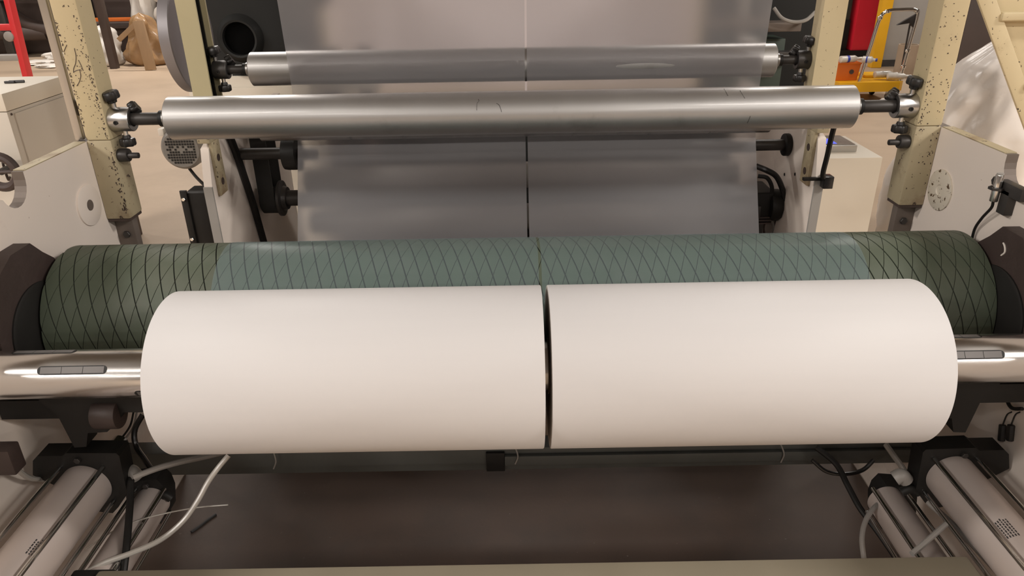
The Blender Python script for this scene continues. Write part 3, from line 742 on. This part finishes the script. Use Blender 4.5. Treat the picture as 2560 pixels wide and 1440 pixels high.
obj('shaft', rod((.62, 2.72, q.z), (.985, 2.72, q.z), .021, 24), 'dark_steel', o)
obj('flange', rod((.963, 2.72, q.z), (.985, 2.72, q.z), .042, 40, .004), 'black', o)

hose('air_hose', [at(x, y, 'X', -1.086) for x, y in ((572, 335), (590, 380), (612, 445), (636, 520), (662, 612))], .0135, 'black', 'thick black hose running down the left rear plate')

# gearbox and hoses on the right behind the film
g = thing('gear_unit', 'black greasy gear unit with looped hose on the right rear plate', 'gear unit', (.9, 2.78, .56))
q = at(1945, 500, 'Y', 2.70)
obj('gear_case', bevel_all(box(.80, .955, 2.70, 2.86, q.z-.10, q.z+.03), .012, 3), 'black', g)
obj('cover', rod((.94, 2.73, q.z-.03), (.985, 2.73, q.z-.03), .062, 10, .006), 'black', g)
obj('bolt_plate', bevel_all(box(.80, .90, 2.685, 2.70, q.z-.075, q.z-.02), .003), 'dark_steel', g)
for k in range(3):
    obj('fin', bevel_all(box(.805, .95, 2.69, 2.70, q.z-.095+k*.012, q.z-.090+k*.012), .001), 'brown_dark', g)
obj('loop_hose', sweep(bmesh.new(), smooth_path(A((1890, 415, 2.7), (1915, 425, 2.69), (1940, 440, 2.69), (1955, 470, 2.69), (1962, 500, 2.69)), 8), .011, 10), 'black_gloss', g)
obj('loop_hose', sweep(bmesh.new(), smooth_path(A((1895, 440, 2.72), (1918, 445, 2.71), (1930, 470, 2.71), (1925, 500, 2.71)), 8), .008, 10), 'black', g)
obj('stand', box(.82, .93, 2.72, 2.84, 0, q.z-.10), 'dark_steel', g)
for k in range(4):
    p0 = at(1900+k*14, 545, 'Y', 2.74); p1 = at(1898+k*16, 600, 'Y', 2.76)
    obj('bottom_lead', sweep(bmesh.new(), smooth_path([p0, (p0+p1)/2+Vector((.01*(-1)**k, 0, 0)), p1], 5), .006, 8), ('hose_grey', 'brown_dark')[k % 2], g)

# fan-cooled motor on the left
mc = at(452, 374, 'Y', 2.66)
mo = thing('electric_motor', 'grey electric motor with perforated round fan cover on the left', 'motor', (mc.x, 2.76, mc.z-.08))
obj('fan_cover', lathe(bmesh.new(), (mc.x, 2.66, mc.z), (0, 1, 0), [(0, .066), (.006, .074), (.014, .077), (.09, .077), (.09, .07)], 64), 'motor_grey', mo)
obj('motor_body', rod((mc.x, 2.75, mc.z), (mc.x, 2.98, mc.z), .072, 48), 'motor_grey', mo)
bm = bmesh.new()
for i in range(-6, 7):
    for j in range(-6, 7):
        x, z = i*.0098, j*.0098
        if .012 < math.hypot(x, z) < .058 and not (abs(j) < 2 and random.random() < .18):
            bx(bm, mc.x+x-.0034, mc.x+x+.0034, 2.6585, 2.6605, mc.z+z-.0034, mc.z+z+.0034)
v = obj('vent_holes', bm, 'black', mo, smooth=False); v['kind'] = 'stuff'
for a in range(14):
    an = 2*PI*a/14; bm = bx(bmesh.new(), -.003, .003, 2.76, 2.96, .068, .086); bmesh.ops.rotate(bm, cent=(0, 0, 0), matrix=Matrix.Rotation(an, 3, 'Y'), verts=bm.verts); bmesh.ops.translate(bm, vec=(mc.x, 0, mc.z), verts=bm.verts)
    obj('cooling_fin', bm, 'motor_grey', mo, smooth=False)
obj('mounting_flange', box(mc.x+.02, -1.128, 2.80, 2.92, mc.z-.06, mc.z+.06), 'motor_grey', mo)
obj('terminal_cap', bevel_all(box(mc.x-.075, mc.x-.055, 2.67, 2.71, mc.z+.048, mc.z+.075), .004), 'cab_white', mo, 'small pale terminal cap')
hose('motor_cable', A((474, 422, 2.70), (490, 442, 2.66), (508, 460, 2.60), (525, 475, 2.56)), .006, 'black', 'short black cable from the motor to the black box', 'cable', 8)
# black box on the rear plate
jb = thing('junction_box', 'narrow black steel box bolted beside the left rear plate', 'box', at(520, 590, 'Y', 2.47))
p0, p1 = at(500, 480, 'Y', 2.47), at(540, 585, 'Y', 2.47)
obj('box_body', bevel_all(box(-1.215, -1.130, 2.47, 2.56, .735, .945), .004), 'black', jb)
obj('side_flange', bevel_all(box(-1.228, -1.205, 2.462, 2.472, .745, .955), .001), 'black', jb)
for zz in (.925, .775):
    bm = bmesh.new(); hexbolt(bm, (-1.218, 2.462, zz), (0, -1, 0), .007, .006); obj('bolt', bm, 'chrome', jb)

# large grey disc guard beside the left rear post
dc = Vector((-1.25, 3.06, 1.56))
dg = thing('disc_guard', 'big brushed grey round guard disc behind the left rear post', 'guard', (-1.29, 2.895, 0))
rd = .205
obj('guard_drum', lathe(bmesh.new(), (-1.308, 2.93, 1.42), (1, 0, 0), [(0, rd-.004), (.003, rd), (.039, rd), (.042, rd-.004)], 96), 'guard_grey', dg)
obj('guard_strut', box(-1.30, -1.27, 3.03, 3.08, 0, 1.28), 'edge_steel', dg)

# black blower on a white cabinet
q = at(598, 97, 'Y', 3.4)
bl = thing('blower', 'big black blower casing with a round open inlet behind the left post', 'blower', (q.x, 3.6, 1.33))
prof = []
for k in range(40):
    a = 2*PI*k/40; rr = .21*(1+.12*(k/40)); prof.append((q.x+.01+rr*math.cos(a+PI*.9), q.z+.06+rr*math.sin(a+PI*.9)))
bm = prism(bmesh.new(), [(x, 3.42, z) for x, z in prof], (0, .24, 0)); bevel_all(bm, .02, 3, 60)
obj('volute', bm, 'casing_black', bl)
obj('inlet_ring', lathe(bmesh.new(), (q.x, 3.42, q.z), (0, -1, 0), [(-.02, .112), (.0, .104), (.02, .088), (.03, .080), (.028, .071), (-.01, .069), (-.06, .066), (-.06, 0)], 64), 'casing_black', bl, 'raised round inlet ring')
obj('inlet_hole', lathe(bmesh.new(), (q.x, 3.4165, q.z), (0, 1, 0), [(0, .0685), (.001, .0685)], 48), 'void', bl, 'pitch dark inlet opening')
obj('pedestal', box(q.x-.08, q.x+.08, 3.46, 3.62, 1.19, q.z-.10), 'casing_black', bl)
wc = thing('machine_cabinet', 'off-white machine cabinet standing under the black blower', 'cabinet', (-1.25, 3.7, 0))
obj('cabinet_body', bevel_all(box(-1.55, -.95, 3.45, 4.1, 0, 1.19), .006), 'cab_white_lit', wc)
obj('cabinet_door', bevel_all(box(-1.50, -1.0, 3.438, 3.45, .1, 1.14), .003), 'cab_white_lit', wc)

# dark machine body behind the film
mb = thing('film_line', 'dark machine unit standing behind the hanging film', 'machine', (0, 3.6, 0))
obj('frame_body', bevel_all(box(-.94, 1.48, 3.75, 4.05, 0, .95), .01), 'casing_black', mb)
obj('side_unit', bevel_all(box(1.0, 1.48, 3.72, 4.05, .95, 1.75), .01), 'casing_black', mb)
obj('side_unit', bevel_all(box(-1.16, -1.06, 3.80, 4.0, 1.2, 1.75), .01), 'brown_dark', mb)
obj('post', bevel_all(box(at(738, 60, 'Y', 4.1).x, at(792, 60, 'Y', 4.1).x, 4.1, 4.2, 0, 2.5), .004), 'cream', mb, 'cream post blurred through the film')
obj('post', bevel_all(box(at(1772, 60, 'Y', 4.1).x, at(1838, 60, 'Y', 4.1).x, 4.1, 4.2, 0, 2.5), .004), 'cream', mb, 'cream post blurred through the film')
o = obj('added_back_web', box(-1.15, 1.02, 4.3, 4.301, .95, 2.6), 'film_back', smooth=False); tag(o, 'pale film sheet added far behind the first to brighten it', 'film web')  # pale sheet added to lighten the upper film from behind
for (x, r) in ((-.88, .04), (-.72, .03)):
    obj('column', bevel_all(box(x-r, x+r, 3.30, 3.38, 0, 1.30), .004), 'brown_dark', mb)
obj('tie_bar', bevel_all(box(-.95, -.66, 3.29, 3.39, 1.12, 1.20), .004), 'cab_white', mb)
obj('lower_roller', rod((-.95, 3.0, at(1000, 545, 'Y', 3.0).z), (.9, 3.0, at(1000, 545, 'Y', 3.0).z), .055, 48), 'motor_grey', mb)
obj('added_dark_base', box(-1.06, .79, 2.5, 3.74, 0, .03), 'casing_black', mb)  # dark base added so the bright floor does not show through the film
obj('lower_roller', rod((-.95, 3.0, at(1000, 442, 'Y', 3.0).z), (.9, 3.0, at(1000, 442, 'Y', 3.0).z), .055, 48), 'motor_grey', mb)
obj('panel_box', bevel_all(box(.98, 1.22, 3.55, 3.75, .9, 1.30), .006), 'green_dark', mb)
obj('pipe', rod((1.02, 3.5, 1.28), (1.02, 3.5, 1.7), .02, 16), 'grey_panel', mb)
obj('cable_loop', sweep(bmesh.new(), smooth_path(A((1935, 20, 3.45), (1955, 45, 3.42), (1985, 55, 3.42), (2015, 50, 3.42), (2038, 30, 3.45)), 8), .008, 8), 'grey_panel', mb)
obj('crossbar', bevel_all(box(.88, 1.25, 3.48, 3.54, 1.20, 1.25), .004), 'dark_steel', mb)
obj('rail', bevel_all(box(.86, 1.25, 3.46, 3.56, 1.34, 1.38), .004), 'edge_steel', mb)
bm = bevel_all(box(.86, .92, 2.95, 3.05, 1.24, 1.36), .01); obj('side_block', bm, 'grey_panel', mb)
bm = rod((-1.06, 3.86, 1.56), (-.97, 3.86, 1.56), .13, 32, .02); obj('end_motor', bm, 'brown_dark', mb, 'brown round motor end')

# ------------------------------------------------------------------ control cabinet on the right
cc = thing('control_cabinet', 'off-white control cabinet with a tilted blue-lit display on top', 'cabinet', (1.36, 3.18, 0))
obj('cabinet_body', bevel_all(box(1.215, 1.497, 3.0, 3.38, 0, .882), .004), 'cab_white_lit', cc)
pa = at(2150, 375, 'Z', .905); 
pan = obj('display_housing', bevel_all(box(1.245, 1.425, 3.09, 3.27, .882, .912), .004), 'bezel', cc, 'grey metal display housing')
obj('front_panel', box(1.252, 1.418, 3.10, 3.262, .912, .914), 'panel_face', pan)
obj('screen', box(1.285, 1.345, 3.115, 3.20, .914, .9155), 'screen', pan, 'small glowing blue screen')
bt = at(2062, 452, 'Y', 2.43)
sw = thing('foot_switch_box', 'small black box with cable hanging in front of the right cabinet', 'box', bt, None)
obj('box_body', bevel_all(box(bt.x-.014, bt.x+.018, 2.40, 2.44, bt.z-.020, bt.z+.022), .002), 'black_gloss', sw)
obj('hook', box(bt.x-.075, bt.x-.014, 2.425, 2.44, bt.z+.002, bt.z+.012), 'black', sw)
hose('black_strap', A((2085, 318, 2.36), (2078, 345, 2.37), (2068, 390, 2.385), (2058, 430, 2.40), (2058, 445, 2.405)), .009, 'black', 'black strap cable hanging from the front roller end on the right', 'cable', 8)

# ------------------------------------------------------------------ cabinet at the left edge
zc = 1.12
ca = at(16, 235, 'Z', zc); cb_ = at(145, 190, 'Z', zc)
lc = thing('machine_cabinet', 'cream sheet-metal cabinet with flat lid at the left edge', 'cabinet', (ca.x-.3, ca.y+.3, 0))
X1 = (ca.x+cb_.x)/2
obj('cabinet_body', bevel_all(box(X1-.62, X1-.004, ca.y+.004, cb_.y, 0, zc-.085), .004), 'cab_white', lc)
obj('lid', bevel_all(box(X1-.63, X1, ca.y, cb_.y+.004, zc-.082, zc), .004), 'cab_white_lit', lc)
obj('side_door', bevel_all(box(X1-.005, X1+.004, ca.y+.05, cb_.y-.03, .12, zc-.10), .002), 'cab_white', lc)
for (yy, zz) in ((ca.y+.03, zc-.10), (cb_.y-.012, zc-.10), (cb_.y-.10, zc-.115)):
    obj('screw', lathe(bmesh.new(), (X1-.003, yy, zz), (1, 0, 0), [(0, .006), (.004, .005)], 12), 'brown_dark', lc)
hb = sweep(bmesh.new(), smooth_path([(X1-.085, ca.y-.0, .80), (X1-.075, ca.y-.03, .80), (X1-.075, ca.y-.03, .72), (X1-.085, ca.y, .72)], 6), .006, 8)
obj('door_handle', hb, 'brown_dark', lc)
hw = at(2, 430, 'Y', ca.y-.10)
wh = thing('hand_wheel', 'dark hand wheel on the front of the left cream cabinet', 'wheel', hw)
bm = bmesh.new(); sweep(bm, [hw+Vector((.075*math.cos(2*PI*k/32), 0, .075*math.sin(2*PI*k/32))) for k in range(33)], .022, 10, False)
obj('rim', bm, 'cast_brown', wh); obj('spindle', rod(hw, hw+Vector((0, .098, 0)), .016, 16), 'dark_steel', wh)
obj('spoke', rod(hw-Vector((.07, 0, 0)), hw+Vector((.07, 0, 0)), .009, 10), 'cast_brown', wh)
hk = at(42, 207, 'Z', zc)
hkt = thing('allen_key', 'small black tool lying on the lid of the left cabinet', 'tool', hk)
obj('bar', rod(hk+Vector((-.03, -.01, .007)), hk+Vector((.04, 0, .007)), .007, 10), 'print_black', hkt)
obj('grip', bevel_all(box(hk.x-.05, hk.x+.0, hk.y-.022, hk.y-.008, zc, zc+.012), .003), 'print_black', hkt)
cr = thing('metal_channel', 'low brown metal channel lying behind the left cabinet', 'channel', (-2.2, 4.6, 0))
p_ = at(196, 315, 'Y', 4.3); obj('rail', bevel_all(box(p_.x-.30, p_.x+.06, 4.3, 4.6, 0, p_.z+.04), .004), 'brown_dark', cr)
obj('cap', bevel_all(box(p_.x-.30, p_.x+.06, 4.28, 4.62, p_.z+.04, p_.z+.10), .004), 'cab_white', cr)

# ------------------------------------------------------------------ red ladder, far left
rl = thing('step_ladder', 'red steel step ladder standing at the far left', 'ladder', at(62, 188, 'Y', 8.0))
p0, p1 = at(68, 215, 'Y', 8.0), at(8, -60, 'Y', 8.0); p0.z = 0
p0.x = at(78, 240, 'Y', 8.0).x
def rail(a, b, w_, d_, m, root, name):
    d = (b-a); bm = bx(bmesh.new(), -w_/2, w_/2, -d_/2, d_/2, 0, d.length, .004); q_ = Vector((0, 0, 1)).rotation_difference(d)
    bmesh.ops.rotate(bm, cent=(0, 0, 0), matrix=q_.to_matrix(), verts=bm.verts); bmesh.ops.translate(bm, vec=a, verts=bm.verts)
    return obj(name, bm, m, root)
rail(p0, p1, .055, .10, 'red', rl, 'side_rail')
rail(p0+Vector((-.75, 0, 0)), p1+Vector((-.62, 0, 0)), .055, .10, 'red', rl, 'side_rail')
for zz, m in ((.45, 'red'), (.72, 'grey_panel'), (1.02, 'red'), (1.32, 'red')):
    t_ = zz/(p1.z); a = p0+(p1-p0)*t_; obj('rung', bevel_all(box(a.x-.72, a.x-.02, a.y-.05, a.y+.05, zz-.03, zz+.03), .005), m, rl)
obj('hinge_knob', rod(p0+(p1-p0)*.62+Vector((-.06, -.07, 0)), p0+(p1-p0)*.62+Vector((-.06, 0, 0)), .05, 20, .01), 'grey_panel', rl)

# ------------------------------------------------------------------ dark plant and pipes, far left
dp = thing('extruder_base', 'dark machine base with thick pipes in the far left background', 'machine', (-8.5, 14, 0))
obj('base', bevel_all(box(-13, -4.0, 14.2, 16, 0, 1.4), .05), 'brown_dark', dp)
for k, (x, y0_) in enumerate(((-9.6, 13.9), (-8.3, 14.0), (-7.2, 13.9))):
    obj('bent_pipe', sweep(bmesh.new(), smooth_path([(x-.9, y0_, 1.6), (x-.75, y0_-.1, 1.0), (x-.3, y0_-.2, .55), (x+.5, y0_-.2, .42), (x+1.3, y0_-.1, .40)], 8), .12, 14), 'brown_dark', dp)
obj('beam', bevel_all(box(-13, -5, 13.6, 13.8, .95, 1.15), .02), 'dark_steel', dp)
for k in range(5):
    obj('leg', bevel_all(box(-12+k*1.5, -11.85+k*1.5, 13.6, 13.8, 0, .95), .02), 'dark_steel', dp)
obj('shelf', bevel_all(box(-7.6, -6.4, 13.3, 13.8, .5, .58), .02), 'brown_dark', dp)
obj('orange_strip', bevel_all(box(-7.7, -6.45, 13.28, 13.32, .62, .68), .005), 'orange', dp)

def crumple(c, rx, ry, h, mat_, seedv, amp=.12, taper=.25, n=28, rows=18, fold=7):
    """standing soft bag"""
    bm = bmesh.new(); rings = []
    for i in range(rows+1):
        t = i/rows; prof = (1-.15*(1-t)**3)*(1-taper*t) if t < .82 else (1-taper*t)*max(.02, max(0.0, math.cos((t-.82)/.18*PI/2))**.6)
        prof *= min(1, .75+t*3)
        ring = []
        for k in range(n):
            a = 2*PI*k/n; p = Vector((math.cos(a)*2+seedv, math.sin(a)*2, t*3+seedv*.3))
            d = 1+amp*noise.noise(p)*1.6+amp*.35*math.sin(fold*a+seedv+6*t)
            ring.append(bm.verts.new((c[0]+rx*prof*d*math.cos(a), c[1]+ry*prof*d*math.sin(a), c[2]+h*t+.04*h*noise.noise(p*1.7)*t)))
        rings.append(ring)
    for A_, B_ in zip(rings, rings[1:]):
        for k in range(n):
            j = (k+1) % n; bm.faces.new((A_[k], A_[j], B_[j], B_[k]))
    bm.faces.new(rings[0]); bm.faces.new(rings[-1]); return bm
# brown sack, white sacks, plank, brown column
bp = at(325, 172, 'Z', 0)
o = obj('plastic_sack', crumple((bp.x+.14, bp.y+.42, 0), .36, .25, .80, None, 3.0, .34, .55), 'bag_brown', ang=80); tag(o, 'translucent brown plastic sack standing on the far floor', 'sack')
wpos = at(402, 168, 'Z', 0)
o = obj('plastic_sack', crumple((wpos.x+.16, wpos.y+.62, 0), .38, .34, .42, None, 8.0, .10, .05), 'bag_white', ang=80); tag(o, 'lowest white sack behind the leaning plank', 'sack', 'white sacks')
o = obj('plastic_sack', crumple((wpos.x+.10, wpos.y+.72, .415), .33, .30, .50, None, 11.0, .10, .05), 'bag_white', ang=80); tag(o, 'middle white sack in the stack beside the grey guard', 'sack', 'white sacks')
o = obj('plastic_sack', crumple((wpos.x+.12, wpos.y+.75, .91), .33, .30, .60, None, 14.0, .10, .15), 'bag_white', ang=80); tag(o, 'topmost white sack in the stack beside the grey guard', 'sack', 'white sacks')
o = obj('colour_box', bevel_all(box(wpos.x+.52, wpos.x+.85, wpos.y+.9, wpos.y+1.2, .0, .52), .01), 'teal'); tag(o, 'small teal box with red lid wedged among white sacks', 'box')
obj('lid', box(wpos.x+.51, wpos.x+.86, wpos.y+.89, wpos.y+1.21, .52, .66), 'orange', o, 'red lid').location = (0, 0, 0)
pk = at(378, 176, 'Z', 0); pk2 = at(345, 52, 'Y', pk.y+.06)
plk = thing('wooden_plank', 'wooden plank leaning against the brown sack', 'plank', pk)
rail(pk+Vector((0, 0, .004)), pk2, .16, .05, 'wood', plk, 'board')
rail(pk2+Vector((-.02, .02, -.02)), at(297, 100, 'Y', pk.y+.06), .07, .05, 'wood', plk, 'cross_batten')
bc = at(284, 172, 'Z', 0)
o = obj('steel_column', bevel_all(box(bc.x-.05, bc.x+.06, bc.y-.02, bc.y+.10, 0, 2.6), .01), 'brown_dark'); tag(o, 'dark brown steel column left of the brown sack', 'column')
o = obj('plastic_bundle', crumple((bc.x-.25, bc.y+.4, 0), .28, .25, .62, None, 21.0, .25, .3), 'scrap', ang=60); tag(o, 'crumpled shiny plastic bundle left of the brown column', 'plastic')
o = obj('plastic_bundle', crumple((bc.x+.28, bc.y+.85, 0), .24, .20, 1.25, None, 25.0, .25, .3), 'scrap', ang=60); tag(o, 'tall grey plastic bundle behind the brown sack', 'plastic')
# scraps on the far floor
for k, (px, py, w_, h_, l) in enumerate(((104, 161, .30, .07, 'flat white plastic scrap nearest the red ladder on the floor'), (128, 168, .26, .05, 'flat white plastic scrap lowest on the far floor'), (142, 150, .22, .14, 'crumpled white plastic scrap beside the left post'))):
    q = at(px, py, 'Z', 0); o = obj('plastic_scrap', crumple((q.x, q.y, 0), w_, w_*.6, h_, None, 31.0+k, .3, .2, 20, 8), 'bag_white', ang=60); tag(o, l, 'scrap', 'floor scraps')

# ------------------------------------------------------------------ right background: red panel, yellow post, grey partition
q = at(2165, 142, 'Z', 0)
rc = thing('machine_cabinet', 'bright red cabinet panel on a black base at the far right', 'cabinet', q)
xa, xb = at(2127, 130, 'Y', q.y).x, at(2190, 130, 'Y', q.y).x
obj('panel', bevel_all(box(xa, xb, q.y, q.y+.5, .10, 2.4), .01), 'red_panel', rc)
obj('plinth', box(xa-.25, xb+.02, q.y-.02, q.y+.5, 0, .10), 'black', rc)
obj('side_column', bevel_all(box(xa-.45, xa-.06, q.y+.1, q.y+.5, .1, 2.4), .01), 'green_dark', rc)
obj('dark_skirt', box(xa-.5, xa-.05, q.y+.08, q.y+.5, 0, .55), 'black', rc)
q2 = at(2190, 170, 'Z', 0)
o = obj('guard_post', bevel_all(box(q2.x-.07, q2.x+.075, q2.y, q2.y+.14, 0, 2.2), .012), 'yellow'); tag(o, 'yellow guard post beside the red panel', 'post')
q3 = at(2270, 165, 'Z', 0)
gp = thing('partition_wall', 'grey sheet-metal partition behind the chrome trolley handle', 'partition', q3)
obj('sheet', bevel_all(box(q3.x-.55, q3.x+1.6, q3.y, q3.y+.08, .09, 1.02), .006), 'grey_panel', gp)
obj('skirting', box(q3.x-.55, q3.x+1.6, q3.y-.015, q3.y+.08, 0, .09), 'dark_steel', gp)
obj('rail', bevel_all(box(q3.x-.55, q3.x+1.6, q3.y-.02, q3.y+.10, 1.02, 1.06), .004), 'chrome', gp)
obj('upper_sheet', bevel_all(box(q3.x-.55, q3.x+1.6, q3.y+.02, q3.y+.08, 1.06, 2.0), .006), 'grey_panel', gp)
q4 = at(2256, 192, 'Z', 0)
ct = thing('cardboard_tube', 'short brown cardboard tube standing on the floor by the partition', 'tube', q4)
obj('tube', tubeshell(bmesh.new(), (q4.x, q4.y, 0), (q4.x, q4.y, .42), .125, .108, 40), 'cardboard', ct)

# ------------------------------------------------------------------ yellow trolley
ty = 8.45
tr = thing('platform_trolley', 'yellow platform trolley with a bent chrome handle', 'trolley', (4.1, ty+.4, 0))
d0, d1 = at(2098, 215, 'Y', ty), at(2262, 215, 'Y', ty)
pts = [(d0.x, ty), (d1.x-.06, ty), (d1.x, ty+.06), (d1.x, ty+.62), (d0.x+.05, ty+.62), (d0.x-.03, ty+.55)]
obj('deck', bevel_all(prism(bmesh.new(), [(x, y, .125) for x, y in pts], (0, 0, .105)), .02, 3), 'yellow', tr)
for (x, y) in ((d0.x+.12, ty+.10), (d1.x-.12, ty+.10), (d0.x+.12, ty+.5), (d1.x-.12, ty+.5)):
    k = obj('castor', rod((x-.018, y, .05), (x+.018, y, .05), .05, 24, .006), 'black', tr)
    obj('fork', box(x-.026, x+.026, y-.02, y+.02, .06, .126), 'chrome', k)
h0, h1, h2, h3 = at(2146, 212, 'Y', ty+.08), at(2203, 36, 'Y', ty+.08), at(2296, 30, 'Y', ty+.08), at(2246, 214, 'Y', ty+.08)
h0.z = h3.z = .22
hp = [h0, h0+(h1-h0)*.5, h0+(h1-h0)*.93, h1+Vector((.06, 0, .03)), (h1+h2)/2+Vector((0, 0, .035)), h2+Vector((-.03, 0, .02)), h2+(h3-h2)*.07, h2+(h3-h2)*.5, h3]
obj('handle', sweep(bmesh.new(), smooth_path(hp, 6), .019, 12), 'chrome', tr)
for p_ in (h0+(h1-h0)*.95, h1+Vector((.06, 0, .03)), h2+Vector((-.02, 0, .01)), h2+(h3-h2)*.55, h2+(h3-h2)*.78):
    obj('handle_joint', lathe(bmesh.new(), p_-Vector((0, 0, .018)), (0, 0, 1), [(0, .02), (.006, .027), (.03, .027), (.036, .02)], 16), 'chrome', tr)
bm = prism(bmesh.new(), [at(2283, 40, 'Y', ty+.07), at(2300, 30, 'Y', ty+.07), at(2288, 75, 'Y', ty+.07), at(2275, 58, 'Y', ty+.07), at(2243, 63, 'Y', ty+.07), at(2268, 48, 'Y', ty+.07)], (0, .03, 0)); bevel_all(bm, .005)
obj('handle_lever', bm, 'dark_steel', tr)
obj('thin_stay', rod(at(2275, 60, 'Y', ty+.1), at(2252, 180, 'Y', ty+.1), .010, 8), 'dark_steel', tr)
# orange tote on the trolley
tx0, tx1 = d0.x-.05, d0.x+.25
bt_ = thing('plastic_tote', 'orange plastic tote on the left end of the yellow trolley', 'tote', ((tx0+tx1)/2, ty+.3, .232))
outer = [(tx0+.05, ty+.14, .232), (tx1, ty+.14, .232), (tx1, ty+.5, .232), (tx0+.05, ty+.5, .232)]
def tote():
    bm = bmesh.new(); rows_ = []
    for (e, z, ins) in ((0, .232, 0), (.03, .41, 0), (.045, .42, 0), (.045, .43, 0), (.02, .43, 0), (0, .26, .03)):
        x0_, x1_, y0_, y1_ = tx0+.05-e*1.6+ins, tx1+e*.4-ins, ty+.14-e*.5+ins, ty+.5+e*.5-ins
        rows_.append([bm.verts.new(p) for p in ((x0_, y0_, z), (x1_, y0_, z), (x1_, y1_, z), (x0_, y1_, z))])
    for A_, B_ in zip(rows_, rows_[1:]):
        for k in range(4):
            j = (k+1) % 4; bm.faces.new((A_[k], A_[j], B_[j], B_[k]))
    bm.faces.new(rows_[0]); bm.faces.new(rows_[-1]); return bm
obj('tote_body', tote(), 'orange', bt_, smooth=False)
obj('finger_hole', lathe(bmesh.new(), (tx1-.08, ty+.128, .33), (0, -1, 0), [(0, .026), (.004, .026), (.004, .016), (.001, .015), (.001, 0)], 20), 'brown_dark', bt_)
for k, (dx, dy, dz, L_, rot_, l) in enumerate(((.06, .12, .44, .26, .2, 'clear plastic bottle with blue band on the orange tote'), (.30, .10, .44, .14, -.5, 'small clear bottle with blue cap on the tote corner'), (.50, .16, .26, .26, .1, 'clear bottle lying beside the orange tote'), (.62, .10, .25, .24, -.15, 'clear bottle lying at the middle of the yellow deck'))):
    b0 = Vector((tx0+dx, ty+dy, dz+.03)); d = Vector((math.cos(rot_), math.sin(rot_), .0))
    o = thing('plastic_bottle', l, 'bottle', b0, 'bottles on the trolley')
    obj('bottle_body', lathe(bmesh.new(), b0, d, [(0, .02), (.008, .038), (L_*.7, .038), (L_*.85, .018), (L_, .016)], 24), 'bottle_clear', o)
    obj('band', lathe(bmesh.new(), b0+d*L_*.3, d, [(0, .0388), (L_*.12, .0388)], 24), 'label_blue' if k < 2 else 'bottle_clear', o)
    obj('cap', lathe(bmesh.new(), b0+d*L_, d, [(0, .018), (.02, .018)], 16), 'label_blue' if k == 1 else 'bag_white', o)
o = obj('paper_sheet', bevel_all(box(d0.x+.42, d0.x+.72, ty+.3, ty+.55, .231, .26), .006), 'yellow'); tag(o, 'flat yellow packet lying on the trolley deck', 'packet')
o = obj('plastic_scrap', crumple((4.2, 8.15, 0), .22, .12, .12, None, 51.0, .3, .2, 20, 8), 'scrap', ang=60); tag(o, 'crumpled grey plastic under the front of the trolley', 'scrap', 'floor scraps')

# ------------------------------------------------------------------ plastic-covered load on the right
def cover():
    bm = bmesh.new(); rings = []; n = 150; rows_ = 90
    prof = [(0, .62), (.55, .60), (.85, .56), (1.0, .50), (1.15, .42), (1.25, .30), (1.34, .20), (1.42, .08)]
    def R_(z):
        for (a, ra), (b, rb) in zip(prof, prof[1:]):
            if z <= b: t = (z-a)/(b-a); return ra+(rb-ra)*t
        return prof[-1][1]
    for i in range(rows_+1):
        z = 1.42*i/rows_; ring = []
        for k in range(n):
            a = 2*PI*k/n; p = Vector((math.cos(a)*1.6, math.sin(a)*1.6, z*2.2))
            d = 1+.10*noise.noise(p*1.3)+.05*(1-abs(noise.noise(p*2.6+Vector((4, 1, 2)))))*1.2+.03*noise.noise(p*5)+.022*(abs(noise.noise(p*3.3+Vector((7, 3, 9))))-.2)+.012*abs(noise.noise(p*9))
            ring.append(bm.verts.new((2.56+R_(z)*d*math.cos(a), 3.60+.8*R_(z)*d*math.sin(a), z)))
        rings.append(ring)
    for A_, B_ in zip(rings, rings[1:]):
        for k in range(n):
            j = (k+1) % n; bm.faces.new((A_[k], A_[j], B_[j], B_[k]))
    bm.faces.new(rings[0]); bm.faces.new(rings[-1]); return bm
tag(obj('plastic_cover', cover(), 'plastic_sheet', ang=80), 'crumpled pale plastic sheet draped over a load at the right edge', 'plastic cover')

# ------------------------------------------------------------------ cream steps at the top right corner
st = thing('steel_steps', 'cream painted steel steps cutting the top right corner', 'steps', (1.9, 2.6, 0))
sa, sb = at(2466, 0, 'Y', 2.45), at(2556, 250, 'Y', 2.45); d = (sb-sa)
def on(t): return sa+d*t
tf = (0-sa.z)/d.z; foot = on(tf); top = on(-1.9)
rail(foot, top, .050, .012, 'cream', st, 'stringer')
for k in range(-7, 6):
    t_ = (k*.215+1.485-sa.z)/d.z
    if t_ > tf-.15: continue
    p_ = on(t_)
    obj('tread', bevel_all(box(p_.x+.02, p_.x+.55, 2.435, 2.475, p_.z-.014, p_.z+.014), .010, 3), 'cream', st)
bm = prism(bmesh.new(), [foot+Vector((.05, .02, 0)), foot+Vector((.62, .02, 0)), top+Vector((.62, .02, 0)), top+Vector((.035, .02, 0))], (0, .004, 0))
bm2 = bm; obj('side_sheet', bm2, 'cream', st, 'flat cream side sheet', smooth=False)

# dark unit in the gap between right post and steps
q = at(2440, 60, 'Y', 7.0)
o = obj('machine_block', bevel_all(box(at(2428, 0, 'Y', 7.0).x, q.x+1.5, 7.0, 7.08, 0, 1.6), .03), 'brown_dark'); tag(o, 'dark machine block far behind the right post', 'machine')
